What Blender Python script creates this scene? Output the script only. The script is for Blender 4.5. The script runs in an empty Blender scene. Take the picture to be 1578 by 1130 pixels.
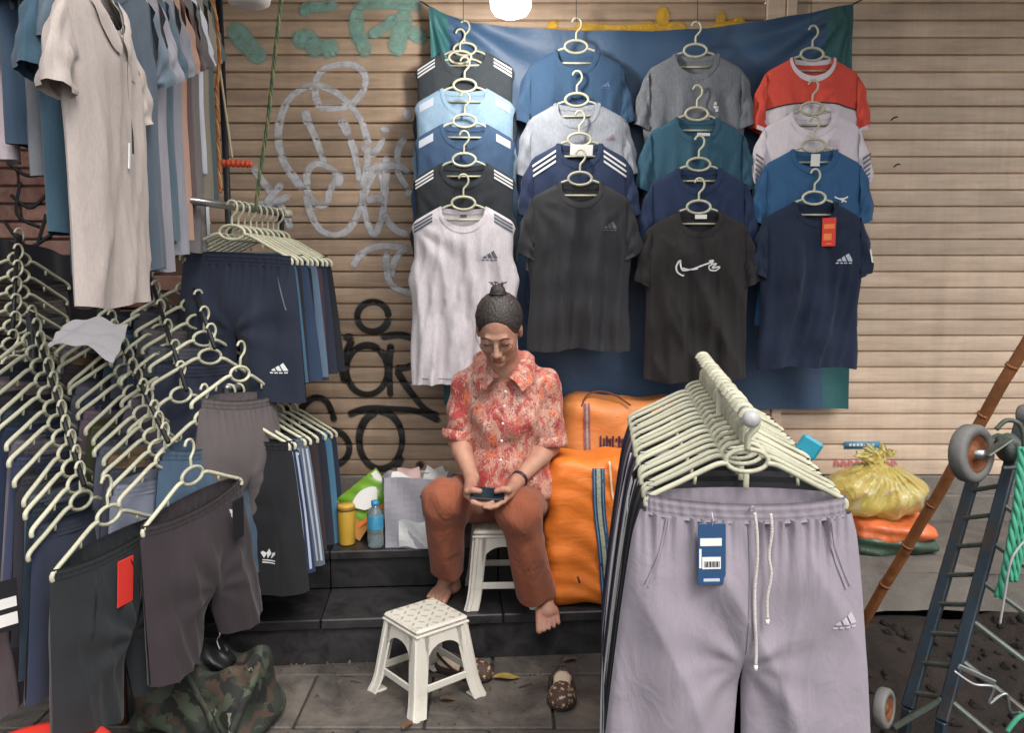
import bpy, math, random
import numpy as np
from mathutils import Vector, Matrix, Euler
R = math.radians
SC = bpy.context.scene
COL = SC.collection
# ------------------------------------------------------------------ camera, world, sun, exposure
CAM_Z = 1.435; PITCH = 7.4; FPX = 1330.0
cd = bpy.data.cameras.new('camera'); cam = bpy.data.objects.new('camera', cd); COL.objects.link(cam)
cam.location = (0, 0, CAM_Z); cam.rotation_euler = (R(90 - PITCH), 0, 0)
cd.sensor_width = 36; cd.lens = 36 * FPX / 1578; cd.clip_start = 0.02; cd.clip_end = 300
cd.dof.use_dof = False
SC.camera = cam
W = bpy.data.worlds.new('World'); SC.world = W; W.use_nodes = True
nt = W.node_tree; nt.nodes.clear()
sky = nt.nodes.new('ShaderNodeTexSky'); sky.sky_type = 'NISHITA'; sky.sun_disc = False
sky.sun_elevation = R(52); sky.sun_rotation = R(160); sky.dust_density = 4; sky.air_density = 1.0
hs = nt.nodes.new('ShaderNodeHueSaturation'); hs.inputs['Saturation'].default_value = 0.22
bg = nt.nodes.new('ShaderNodeBackground'); bg.inputs['Strength'].default_value = 0.15
wo = nt.nodes.new('ShaderNodeOutputWorld')
nt.links.new(sky.outputs[0], hs.inputs['Color']); nt.links.new(hs.outputs[0], bg.inputs[0]); nt.links.new(bg.outputs[0], wo.inputs[0])
sl = bpy.data.lights.new('sun', 'SUN'); so = bpy.data.objects.new('sun', sl); COL.objects.link(so)
sl.energy = 1.15; sl.angle = R(22); sl.color = (1, .95, .88)
# the light comes from behind and above the camera, a little from the right
so.rotation_euler = Vector((0.34, -0.62, 0.95)).to_track_quat('Z', 'Y').to_euler()
SC.view_settings.view_transform = 'Standard'; SC.view_settings.look = 'None'
SC.view_settings.gamma = 1; SC.view_settings.use_curve_mapping = False
SC.view_settings.exposure = 0.60
SC.render.resolution_x = 1024; SC.render.resolution_y = 734
# ------------------------------------------------------------------ helpers
_p = R(PITCH)
def V(px, py, Y):
    """point of the place at distance Y seen at that spot of the photograph (used only to read off real positions)"""
    u = (px - 789) / FPX; v = (565 - py) / FPX
    dy = math.cos(_p) + v * math.sin(_p); dz = -math.sin(_p) + v * math.cos(_p)
    t = Y / dy
    return Vector((u * t, Y, CAM_Z + dz * t))
def G(px, py, z):
    u = (px - 789) / FPX; v = (565 - py) / FPX
    dy = math.cos(_p) + v * math.sin(_p); dz = -math.sin(_p) + v * math.cos(_p)
    t = (z - CAM_Z) / dz
    return Vector((u * t, dy * t, z))
def c(h, k=1.0):
    h = h.lstrip('#'); o = []
    for i in (0, 2, 4):
        s = int(h[i:i+2], 16) / 255
        o.append((s / 12.92 if s <= .04045 else ((s + .055) / 1.055) ** 2.4) * k)
    return (*o, 1)
ORD = ['front', 'second', 'third', 'fourth', 'fifth', 'sixth', 'seventh', 'eighth', 'ninth', 'tenth', 'eleventh', 'twelfth',
       'thirteenth', 'fourteenth', 'fifteenth', 'sixteenth', 'seventeenth', 'eighteenth', 'nineteenth', 'twentieth']
def tag(o, label=None, cat=None, group=None, kind=None):
    if label: o['label'] = label
    if cat: o['category'] = cat
    if group: o['group'] = group
    if kind: o['kind'] = kind
    return o
def thing(name, label, cat, loc=(0, 0, 0), rot=(0, 0, 0), group=None):
    o = bpy.data.objects.new(name, None); COL.objects.link(o); o.empty_display_size = .05
    o.location = loc; o.rotation_euler = rot
    return tag(o, label, cat, group)
def mesh(name, vs, fs, mats=None, smooth=True):
    me = bpy.data.meshes.new(name)
    if isinstance(vs, np.ndarray): vs = vs.tolist()
    if isinstance(fs, np.ndarray): fs = fs.tolist()
    me.from_pydata(vs, [], fs)
    if smooth: me.polygons.foreach_set('use_smooth', [True] * len(me.polygons))
    if mats:
        for m in (mats if isinstance(mats, (list, tuple)) else [mats]): me.materials.append(m)
    me.update(); return me
def put(name, me, parent=None, loc=None, rot=None, mat=None):
    o = bpy.data.objects.new(name, me); COL.objects.link(o)
    if parent: o.parent = parent
    if loc is not None: o.location = loc
    if rot is not None: o.rotation_euler = rot
    if mat is not None:
        o.material_slots[0].link = 'OBJECT'; o.material_slots[0].material = mat
    return o
def part(name, vs, fs, mat, parent=None, smooth=True):
    return put(name, mesh(name, vs, fs, mat, smooth), parent)
class MB:
    def __init__(s): s.v = []; s.f = []
    def add(s, vs, fs):
        n = len(s.v); s.v += [tuple(p) for p in vs]; s.f += [tuple(i + n for i in f) for f in fs]; return s
    def box(s, a, b, bev=0.0, M=None):
        x0, y0, z0 = a; x1, y1, z1 = b
        if bev <= 0:
            vs = [(x, y, z) for x in (x0, x1) for y in (y0, y1) for z in (z0, z1)]
            fs = [(0, 1, 3, 2), (4, 6, 7, 5), (0, 4, 5, 1), (2, 3, 7, 6), (0, 2, 6, 4), (1, 5, 7, 3)]
        else:
            cx, cy, cz = (x0+x1)/2, (y0+y1)/2, (z0+z1)/2; hx, hy, hz = abs(x1-x0)/2, abs(y1-y0)/2, abs(z1-z0)/2
            bev = min(bev, hx*.9, hy*.9, hz*.9); vs = []; idx = {}
            for sx in (-1, 1):
                for sy in (-1, 1):
                    for sz in (-1, 1):
                        for ax in range(3):
                            p = [sx*(hx-bev), sy*(hy-bev), sz*(hz-bev)]; p[ax] = [sx*hx, sy*hy, sz*hz][ax]
                            idx[(sx, sy, sz, ax)] = len(vs); vs.append((cx+p[0], cy+p[1], cz+p[2]))
            fs = []
            for ax in range(3):
                o1, o2 = [(1, 2), (2, 0), (0, 1)][ax]
                for sg in (-1, 1):
                    q = []
                    for a1, a2 in ((-1, -1), (1, -1), (1, 1), (-1, 1)):
                        k = [0, 0, 0]; k[ax] = sg; k[o1] = a1; k[o2] = a2; q.append(idx[(*k, ax)])
                    fs.append(tuple(q if sg > 0 else q[::-1]))
                for a1 in (-1, 1):
                    for a2 in (-1, 1):
                        k = [0, 0, 0]; k[o1] = a1; k[o2] = a2; k[ax] = -1; k2 = list(k); k2[ax] = 1
                        q = [idx[(*k, o1)], idx[(*k2, o1)], idx[(*k2, o2)], idx[(*k, o2)]]
                        fs.append(tuple(q if a1*a2 < 0 else q[::-1]))
            for sx in (-1, 1):
                for sy in (-1, 1):
                    for sz in (-1, 1):
                        q = [idx[(sx, sy, sz, a)] for a in range(3)]
                        fs.append(tuple(q if sx*sy*sz > 0 else q[::-1]))
        if M is not None: vs = [M @ Vector(p) for p in vs]
        return s.add(vs, fs)
    def tube(s, pts, r, n=8, closed=False, cap=True, flat=1.0):
        pts = [Vector(p) for p in pts]; N = len(pts)
        rr = r if isinstance(r, (list, tuple)) else [r] * N
        ups = None; vs = []
        for i, p in enumerate(pts):
            if closed: t = (pts[(i+1) % N] - pts[i-1])
            else: t = pts[min(i+1, N-1)] - pts[max(i-1, 0)]
            if t.length < 1e-9: t = Vector((0, 0, 1))
            t.normalize()
            if ups is None:
                ups = Vector((0, 1, 0)) if abs(t.y) < .9 else Vector((1, 0, 0))
            ups = ups - t * ups.dot(t)
            if ups.length < 1e-6: ups = t.orthogonal()
            ups.normalize(); sd = t.cross(ups)
            for k in range(n):
                a = 2*math.pi*k/n
                vs.append(p + ups*(math.cos(a)*rr[i]*flat) + sd*(math.sin(a)*rr[i]))
        fs = []
        for i in range(N if closed else N-1):
            j = (i+1) % N
            for k in range(n):
                l = (k+1) % n
                fs.append((i*n+k, i*n+l, j*n+l, j*n+k))
        if cap and not closed:
            fs.append(tuple(range(n))[::-1]); fs.append(tuple((N-1)*n+k for k in range(n)))
        return s.add(vs, fs)
    def grid(s, fn, nu, nv, closed_u=False):
        vs = [fn(i/nu, j/nv) for j in range(nv+1) for i in range(nu if closed_u else nu+1)]
        w = nu if closed_u else nu+1; fs = []
        for j in range(nv):
            for i in range(nu):
                k = (i+1) % w
                fs.append((j*w+i, j*w+k, (j+1)*w+k, (j+1)*w+i))
        return s.add(vs, fs)
    def lathe(s, prof, n=20, M=None):
        vs = []
        for r, z in prof:
            for k in range(n):
                a = 2*math.pi*k/n; vs.append(Vector((r*math.cos(a), r*math.sin(a), z)))
        if M is not None: vs = [M @ p for p in vs]
        fs = []
        for i in range(len(prof)-1):
            for k in range(n):
                l = (k+1) % n; fs.append((i*n+k, i*n+l, (i+1)*n+l, (i+1)*n+k))
        return s.add(vs, fs)
    def mesh(s, name, mat, smooth=True): return mesh(name, s.v, s.f, mat, smooth)
    def build(s, name, mat, parent=None, smooth=True): return part(name, s.v, s.f, mat, parent, smooth)
def catmull(pts, n=6):
    P = [Vector(p) for p in pts]; out = []
    for i in range(len(P)-1):
        a = P[max(i-1, 0)]; b = P[i]; d = P[i+1]; e = P[min(i+2, len(P)-1)]
        for k in range(n):
            t = k/n
            out.append(.5*((2*b) + (d-a)*t + (2*a-5*b+4*d-e)*t*t + (3*b-a-3*d+e)*t*t*t))
    out.append(P[-1]); return out
def sm(a, b, x):
    t = min(1, max(0, (x-a)/(b-a))); return t*t*(3-2*t)
# ------------------------------------------------------------------ materials
def _base(name):
    m = bpy.data.materials.new(name); m.use_nodes = True
    n = m.node_tree; b = n.nodes['Principled BSDF']; return m, n, b
def nd(n, t, **kw):
    x = n.nodes.new(t)
    for k, v in kw.items():
        if k in x.inputs: x.inputs[k].default_value = v
        else: setattr(x, k, v)
    return x
_mc = {}
def plain(name, col, rough=.5, metal=0, bump=0, bscale=60, var=.12, vscale=6, spec=.5, emit=None, alpha=None, trans=0, coat=0, dirt=None, dscale=3, dlo=.5, dhi=.7, orand=0):
    key = (name,)
    if key in _mc: return _mc[key]
    m, n, b = _base(name)
    b.inputs['Roughness'].default_value = rough; b.inputs['Metallic'].default_value = metal
    b.inputs['Specular IOR Level'].default_value = spec; b.inputs['Coat Weight'].default_value = coat
    b.inputs['Transmission Weight'].default_value = trans
    tc = nd(n, 'ShaderNodeTexCoord')
    no = nd(n, 'ShaderNodeTexNoise', Scale=vscale, Detail=5, Roughness=.6); n.links.new(tc.outputs['Object'], no.inputs['Vector'])
    mp = nd(n, 'ShaderNodeMapRange'); mp.inputs[1].default_value = .3; mp.inputs[2].default_value = .7
    mp.inputs[3].default_value = 1-var; mp.inputs[4].default_value = 1+var*.6
    n.links.new(no.outputs['Fac'], mp.inputs[0])
    mx = nd(n, 'ShaderNodeVectorMath', operation='SCALE'); mx.inputs[0].default_value = col[:3]; n.links.new(mp.outputs[0], mx.inputs['Scale'])
    last = mx.outputs[0]
    if dirt:
        n2 = nd(n, 'ShaderNodeTexNoise', Scale=dscale, Detail=7, Roughness=.68); n.links.new(tc.outputs['Object'], n2.inputs['Vector'])
        r2 = nd(n, 'ShaderNodeMapRange'); r2.inputs[1].default_value = dlo; r2.inputs[2].default_value = dhi
        n.links.new(n2.outputs['Fac'], r2.inputs[0])
        mc = nd(n, 'ShaderNodeMix', data_type='RGBA'); n.links.new(r2.outputs[0], mc.inputs[0]); n.links.new(last, mc.inputs[6]); mc.inputs[7].default_value = dirt
        last = mc.outputs[2]
    if orand:
        oi = nd(n, 'ShaderNodeObjectInfo'); r3 = nd(n, 'ShaderNodeMapRange'); r3.inputs[3].default_value = 1-orand; r3.inputs[4].default_value = 1+orand*.8; n.links.new(oi.outputs['Random'], r3.inputs[0])
        m3 = nd(n, 'ShaderNodeVectorMath', operation='SCALE'); n.links.new(last, m3.inputs[0]); n.links.new(r3.outputs[0], m3.inputs['Scale']); last = m3.outputs[0]
    n.links.new(last, b.inputs['Base Color'])
    if bump:
        nb = nd(n, 'ShaderNodeTexNoise', Scale=bscale, Detail=4, Roughness=.6); n.links.new(tc.outputs['Object'], nb.inputs['Vector'])
        bu = nd(n, 'ShaderNodeBump', Strength=bump, Distance=.01); n.links.new(nb.outputs['Fac'], bu.inputs['Height']); n.links.new(bu.outputs[0], b.inputs['Normal'])
    if emit: b.inputs['Emission Color'].default_value = col; b.inputs['Emission Strength'].default_value = emit
    if alpha is not None: b.inputs['Alpha'].default_value = alpha
    _mc[key] = m; return m
def fabric(name, col, heather=0.0, sheen=.10, rough=.85, crease=.10, mottled=0.03):
    key = ('fab', name)
    if key in _mc: return _mc[key]
    m, n, b = _base(name)
    b.inputs['Roughness'].default_value = rough; b.inputs['Sheen Weight'].default_value = sheen
    b.inputs['Sheen Roughness'].default_value = .5; b.inputs['Specular IOR Level'].default_value = .25
    tc = nd(n, 'ShaderNodeTexCoord'); oi = nd(n, 'ShaderNodeObjectInfo')
    add = nd(n, 'ShaderNodeVectorMath', operation='ADD'); n.links.new(tc.outputs['Object'], add.inputs[0])
    sc = nd(n, 'ShaderNodeVectorMath', operation='SCALE'); sc.inputs[0].default_value = (7.3, 3.1, 5.7); n.links.new(oi.outputs['Random'], sc.inputs['Scale']); n.links.new(sc.outputs[0], add.inputs[1])
    no = nd(n, 'ShaderNodeTexNoise', Scale=9, Detail=5, Roughness=.65); n.links.new(add.outputs[0], no.inputs['Vector'])
    mp = nd(n, 'ShaderNodeMapRange'); mp.inputs[1].default_value = .3; mp.inputs[2].default_value = .7; mp.inputs[3].default_value = 1-mottled*1.5; mp.inputs[4].default_value = 1+mottled
    n.links.new(no.outputs['Fac'], mp.inputs[0])
    mx = nd(n, 'ShaderNodeVectorMath', operation='SCALE'); mx.inputs[0].default_value = col[:3]; n.links.new(mp.outputs[0], mx.inputs['Scale'])
    last = mx.outputs[0]
    st = nd(n, 'ShaderNodeMapping'); st.inputs['Scale'].default_value = (1, 1, .25); n.links.new(add.outputs[0], st.inputs['Vector'])
    nh = nd(n, 'ShaderNodeTexNoise', Scale=220, Detail=2, Roughness=.8); n.links.new(st.outputs[0], nh.inputs['Vector'])
    mh = nd(n, 'ShaderNodeMapRange'); mh.inputs[1].default_value = .35; mh.inputs[2].default_value = .65
    hh = heather + .025; mh.inputs[3].default_value = 1-hh; mh.inputs[4].default_value = 1+hh
    n.links.new(nh.outputs['Fac'], mh.inputs[0])
    m2 = nd(n, 'ShaderNodeVectorMath', operation='SCALE'); n.links.new(last, m2.inputs[0]); n.links.new(mh.outputs[0], m2.inputs['Scale'])
    n.links.new(m2.outputs[0], b.inputs['Base Color'])
    # wrinkles
    s3 = nd(n, 'ShaderNodeMapping'); s3.inputs['Scale'].default_value = (1, 1, .45); n.links.new(add.outputs[0], s3.inputs['Vector'])
    n3 = nd(n, 'ShaderNodeTexNoise', Scale=14, Detail=4, Roughness=.55, Distortion=1.2); n.links.new(s3.outputs[0], n3.inputs['Vector'])
    b1 = nd(n, 'ShaderNodeBump', Strength=crease, Distance=.02); n.links.new(n3.outputs['Fac'], b1.inputs['Height'])
    b2 = nd(n, 'ShaderNodeBump', Strength=.12, Distance=.002); n.links.new(nh.outputs['Fac'], b2.inputs['Height']); n.links.new(b1.outputs[0], b2.inputs['Normal'])
    n.links.new(b2.outputs[0], b.inputs['Normal'])
    _mc[key] = m; return m
CREAM = plain('cream_plastic', c('#c0bea6'), .40, var=.14, vscale=4, spec=.45, bump=.05, bscale=30, dirt=c('#8b856d'), dscale=12, dlo=.50, dhi=.75, orand=.16)
STEEL = plain('steel', c('#a8a8aa'), .3, .9, var=.1)
DARKM = plain('dark_metal', c('#26272a'), .5, .4, var=.2, bump=.1)
WHITE_P = plain('white_print', c('#dedede'), .6, var=.04)
BLACK_P = plain('black_print', c('#16171a'), .6, var=.04)
GREY_P = plain('grey_print', c('#5a5d66'), .6, var=.04)
RED_P = plain('red_card', c('#d8382e'), .5, var=.04)
BLUE_P = plain('blue_card', c('#27486e'), .45, var=.05)
CARD = plain('white_card', c('#dcdcd8'), .6, var=.05)
BLACK_C = plain('black_card', c('#1b1c20'), .5, var=.05)
# ------------------------------------------------------------------ signed-distance modelling for bodies, sacks, bags
class Field:
    def __init__(s, lo, hi, h):
        s.lo = np.array(lo, float); s.h = h
        s.n = np.ceil((np.array(hi)-s.lo)/h).astype(int)+1
        s.f = np.full(s.n, .05, np.float32)
    def coords(s, a, b):
        i0 = np.clip(np.floor((np.array(a)-s.lo)/s.h).astype(int), 0, s.n-1)
        i1 = np.clip(np.ceil((np.array(b)-s.lo)/s.h).astype(int)+1, 1, s.n)
        ax = [s.lo[k]+s.h*np.arange(i0[k], i1[k]) for k in range(3)]
        X = ax[0][:, None, None].astype(np.float32); Y = ax[1][None, :, None].astype(np.float32); Z = ax[2][None, None, :].astype(np.float32)
        return (slice(i0[0], i1[0]), slice(i0[1], i1[1]), slice(i0[2], i1[2])), X, Y, Z
    def comb(s, sl, d, k, op='add'):
        a = s.f[sl]
        if op == 'sub': a = -a; 
        if k > 0:
            hh = np.clip(.5+.5*(a-d)/k, 0, 1); r = a*(1-hh)+d*hh-k*hh*(1-hh)
        else: r = np.minimum(a, d)
        if op == 'sub': r = -r
        s.f[sl] = r
    def cone(s, a, b, r1, r2, k=.01, op='add', cut=None, sq=None):
        a = np.array(a, float); b = np.array(b, float); rm = max(r1, r2)+k+2*s.h+.004
        sl, X, Y, Z = s.coords(np.minimum(a, b)-rm, np.maximum(a, b)+rm)
        ba = b-a; L2 = float(ba@ba)+1e-12
        px, py, pz = X-a[0], Y-a[1], Z-a[2]
        t = np.clip((px*ba[0]+py*ba[1]+pz*ba[2])/L2, 0, 1)
        d = np.sqrt((px-t*ba[0])**2+(py-t*ba[1])**2+(pz-t*ba[2])**2)-(r1+(r2-r1)*t)
        if cut is not None:   # plane: point, normal (outside positive)
            q, nn = np.array(cut[0]), np.array(cut[1], float); nn = nn/np.linalg.norm(nn)
            d = np.maximum(d, (X-q[0])*nn[0]+(Y-q[1])*nn[1]+(Z-q[2])*nn[2])
        s.comb(sl, d, k, op); return s
    def ell(s, cen, rad, M=None, k=.01, op='add'):
        cen = np.array(cen, float); rad = np.array(rad, float); rm = max(rad)+k+2*s.h+.004
        sl, X, Y, Z = s.coords(cen-rm, cen+rm)
        p = [X-cen[0], Y-cen[1], Z-cen[2]]
        if M is not None:
            q = [p[0]*M[0][i]+p[1]*M[1][i]+p[2]*M[2][i] for i in range(3)]
        else: q = p
        k0 = np.sqrt((q[0]/rad[0])**2+(q[1]/rad[1])**2+(q[2]/rad[2])**2)
        k1 = np.sqrt((q[0]/rad[0]**2)**2+(q[1]/rad[1]**2)**2+(q[2]/rad[2]**2)**2)+1e-9
        s.comb(sl, k0*(k0-1)/k1, k, op); return s
    def rbox(s, cen, half, r, rz=0, k=.01, op='add', taper=0):
        cen = np.array(cen, float); half = np.array(half, float); rm = np.linalg.norm(half)+k+3*s.h
        sl, X, Y, Z = s.coords(cen-rm, cen+rm)
        x = X-cen[0]; y = Y-cen[1]; z = Z-cen[2]+0*X
        cr, sr = math.cos(rz), math.sin(rz); x, y = x*cr+y*sr, -x*sr+y*cr
        if taper: w = 1+taper*z/half[2]; x = x/w; y = y/w
        qx = np.abs(x)-half[0]+r; qy = np.abs(y)-half[1]+r; qz = np.abs(z)-half[2]+r
        d = np.sqrt(np.maximum(qx, 0)**2+np.maximum(qy, 0)**2+np.maximum(qz, 0)**2)+np.minimum(np.maximum(qx, np.maximum(qy, qz)), 0)-r
        s.comb(sl, d, k, op); return s
    def disp(s, fn):
        sl, X, Y, Z = s.coords(s.lo, s.lo+s.h*(s.n-1)); s.f += fn(X, Y, Z).astype(np.float32); return s
    def surf(s):
        f = s.f; sg = f < 0
        cnt = np.zeros(np.array(f.shape)-1, np.uint8)
        for i in (0, 1):
            for j in (0, 1):
                for k in (0, 1):
                    cnt += sg[i:f.shape[0]-1+i, j:f.shape[1]-1+j, k:f.shape[2]-1+k]
        act = (cnt > 0) & (cnt < 8); I = np.argwhere(act)
        idx = np.full(act.shape, -1, np.int32); idx[tuple(I.T)] = np.arange(len(I))
        acc = np.zeros((len(I), 3)); num = np.zeros(len(I))
        cor = {}
        for i in (0, 1):
            for j in (0, 1):
                for k in (0, 1): cor[(i, j, k)] = f[I[:, 0]+i, I[:, 1]+j, I[:, 2]+k]
        for ax in range(3):
            o = [q for q in range(3) if q != ax]
            for u in (0, 1):
                for v in (0, 1):
                    a = [0, 0, 0]; a[o[0]] = u; a[o[1]] = v; b = list(a); b[ax] = 1
                    fa, fb = cor[tuple(a)], cor[tuple(b)]; m = (fa < 0) != (fb < 0)
                    t = np.where(m, fa/np.where(m, fa-fb, 1), 0)
                    p = np.tile(np.array(a, float), (len(I), 1)); p[:, ax] = t
                    acc[m] += p[m]; num[m] += 1
        P = s.lo + s.h*(I+acc/num[:, None])
        F = []
        for ax in range(3):
            o = [(1, 2), (2, 0), (0, 1)][ax]
            A = np.moveaxis(sg, (ax, o[0], o[1]), (0, 1, 2)); ID = np.moveaxis(idx, (ax, o[0], o[1]), (0, 1, 2))
            a = A[:-1, 1:-1, 1:-1]; b = A[1:, 1:-1, 1:-1]; E = np.argwhere(a != b)
            if not len(E): continue
            i, j, k = E[:, 0], E[:, 1]+1, E[:, 2]+1
            q = np.stack([ID[i, j-1, k-1], ID[i, j, k-1], ID[i, j, k], ID[i, j-1, k]], 1)
            fl = ~a[E[:, 0], E[:, 1], E[:, 2]]
            q[fl] = q[fl][:, ::-1]; F.append(q)
        F = np.concatenate(F); F = F[(F >= 0).all(1)]
        return P, F
    def build(s, name, mat, parent=None, origin=(0, 0, 0), relax=1):
        P, F = s.surf()
        for _ in range(relax):
            A = np.zeros_like(P); C = np.zeros(len(P))
            for a in range(4):
                b = (a+1) % 4
                np.add.at(A, F[:, a], P[F[:, b]]); np.add.at(A, F[:, b], P[F[:, a]])
                np.add.at(C, F[:, a], 1); np.add.at(C, F[:, b], 1)
            P = .5*P+.5*A/np.maximum(C, 1)[:, None]
        return part(name, P-np.array(origin), F, mat, parent)
# ------------------------------------------------------------------ the setting
def smat_stone(name, ca, cb, scale=5, rough=.7, bump=.35, spec=.4):
    m, n, b = _base(name); b.inputs['Roughness'].default_value = rough; b.inputs['Specular IOR Level'].default_value = spec
    tc = nd(n, 'ShaderNodeNewGeometry'); oi = nd(n, 'ShaderNodeObjectInfo')
    no = nd(n, 'ShaderNodeTexNoise', Scale=scale, Detail=9, Roughness=.7, Distortion=.6); n.links.new(tc.outputs['Position'], no.inputs['Vector'])
    rp = nd(n, 'ShaderNodeMapRange'); rp.inputs[1].default_value = .35; rp.inputs[2].default_value = .68; n.links.new(no.outputs['Fac'], rp.inputs[0])
    mc = nd(n, 'ShaderNodeMix', data_type='RGBA'); n.links.new(rp.outputs[0], mc.inputs[0]); mc.inputs[6].default_value = ca; mc.inputs[7].default_value = cb
    rr = nd(n, 'ShaderNodeMapRange'); rr.inputs[3].default_value = .75; rr.inputs[4].default_value = 1.25; n.links.new(oi.outputs['Random'], rr.inputs[0])
    sc = nd(n, 'ShaderNodeVectorMath', operation='SCALE'); n.links.new(mc.outputs[2], sc.inputs[0]); n.links.new(rr.outputs[0], sc.inputs['Scale'])
    n.links.new(sc.outputs[0], b.inputs['Base Color'])
    nb = nd(n, 'ShaderNodeTexNoise', Scale=scale*9, Detail=6, Roughness=.7); n.links.new(tc.outputs['Position'], nb.inputs['Vector'])
    bu = nd(n, 'ShaderNodeBump', Strength=bump, Distance=.01); n.links.new(nb.outputs['Fac'], bu.inputs['Height']); n.links.new(bu.outputs[0], b.inputs['Normal'])
    rz = nd(n, 'ShaderNodeMapRange'); rz.inputs[3].default_value = rough-.15; rz.inputs[4].default_value = min(1, rough+.2); n.links.new(no.outputs['Fac'], rz.inputs[0]); n.links.new(rz.outputs[0], b.inputs['Roughness'])
    return m
PAVE = smat_stone('pavement_stone', c('#383433'), c('#716a62'), 4.5, .6, .5)
MORTAR = smat_stone('pavement_dirt', c('#262322'), c('#3c3834'), 9, .9, .6)
GRANITE = smat_stone('black_granite', c('#19191b'), c('#333132'), 14, .38, .12)
CONC = smat_stone('grey_concrete', c('#524d49'), c('#7a746d'), 4, .85, .4)
SOIL = smat_stone('soil', c('#17120f'), c('#322822'), 12, .95, .9)
tag(put('ground', mesh('ground', [(-30, -12, -.02), (30, -12, -.02), (30, 30, -.02), (-30, 30, -.02)], [(0, 1, 2, 3)], MORTAR)), kind='structure')
pv = tag(put('pavement', mesh('pavement', [(-3.2, -1, -.012), (3.2, -1, -.012), (3.2, 3.6, -.012), (-3.2, 3.6, -.012)], [(0, 1, 2, 3)], MORTAR)), kind='structure')
rnd = random.Random(4)
for i in range(-5, 5):
    for j in range(5):
        sx, sy = .40, .34; x = .13+i*sx; y = 1.62+j*sy
        b = MB(); b.box((-sx/2+.004, -sy/2+.004, -.03), (sx/2-.004, sy/2-.004, 0), .004)
        o = put('stone_slab', b.mesh('stone_slab', PAVE, False), pv, (x+(.2 if j % 2 else 0), y, rnd.uniform(-.003, .001)), (rnd.uniform(-.004, .004), rnd.uniform(-.004, .004), 0))
# black granite steps: two steps, slightly turned
def stp(x, y, z):    # local frame of the steps: x to the right along the edge, y back
    a = R(4.5); return Vector((x*math.cos(a)-y*math.sin(a), 2.93+x*math.sin(a)+y*math.cos(a), z))
steps = tag(put('steps', MB().box((0, 0, 0), (2.56, .9, .13)).mesh('steps', GRANITE, False)), kind='structure')
SA = R(4.5); steps.rotation_euler = (0, 0, SA); steps.location = stp(-1.95, .012, 0)
for k in range(4):
    b = MB().box((0, 0, .132), (.637, .29, .168), .004); put('granite_tread', b.mesh('granite_tread', GRANITE, False), steps, (k*.64, -.016, 0))
    b = MB().box((0, .272, .17), (.637, .70, .284), .002); put('granite_riser', b.mesh('granite_riser', GRANITE, False), steps, (k*.64, 0, 0))
    b = MB().box((0, .256, .286), (.637, .72, .32), .004); put('granite_tread', b.mesh('granite_tread', GRANITE, False), steps, (k*.64, 0, 0))
# concrete plinth under the shutters and the ledge on the right
pl = tag(put('plinth', MB().box((-3.2, 3.575, 0), (3.4, 3.9, .5), .006).mesh('plinth', CONC, False)), kind='structure')
put('kerb_course', MB().box((-3.2, 3.545, .30), (3.4, 3.5735, .425), .005).mesh('kerb_course', CONC, False), pl)
rl = MB()
def ledge(u, v):
    x = .66+u*2.8; y = 2.90+.02*math.sin(x*5)+.06*(x-.6)*.2+v*.66
    return (x, y, .318+.004*math.sin(x*9+y*7))
rl.grid(ledge, 30, 6)
def lface(u, v):
    x, y, z = ledge(u, 0); return (x, y-.02*v+.006*math.sin(x*31+v*5), z-.13*v)
rl.grid(lface, 30, 3)
tag(rl.build('ledge', CONC), kind='structure')
# bare earth and rubble below the ledge
rs = random.Random(8)
ph = [(rs.uniform(4, 30), rs.uniform(4, 30), rs.uniform(0, 6)) for _ in range(14)]
def soil(u, v):
    x = .62+u*2.4; y = 1.7+v*1.22
    n = sum(math.sin(a*x+b*y+p)/(a+b) for a, b, p in ph)*.22
    return (x, y, .005+n*.5+.16*sm(.45, 1, v)*sm(0, .15, u))
tag(MB().grid(soil, 90, 60).build('earth', SOIL), kind='structure')
st = MB()
for k in range(420):
    x = rs.uniform(.7, 2.3); y = rs.uniform(1.9, 2.9); z = soil((x-.62)/2.4, (y-1.7)/1.22)[2]; r = rs.uniform(.006, .024)
    M = Matrix.Translation((x, y, z)) @ Euler((rs.random()*3, rs.random()*3, rs.random()*3)).to_matrix().to_4x4()
    st.box((-r, -r*.7, -r*.5), (r, r*.7, r*.5), r*.35, M)
tag(st.build('rubble', SOIL, None, False), 'loose dark stones and rubble strewn on the bare earth under the ledge', 'rubble', kind='stuff')
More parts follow.
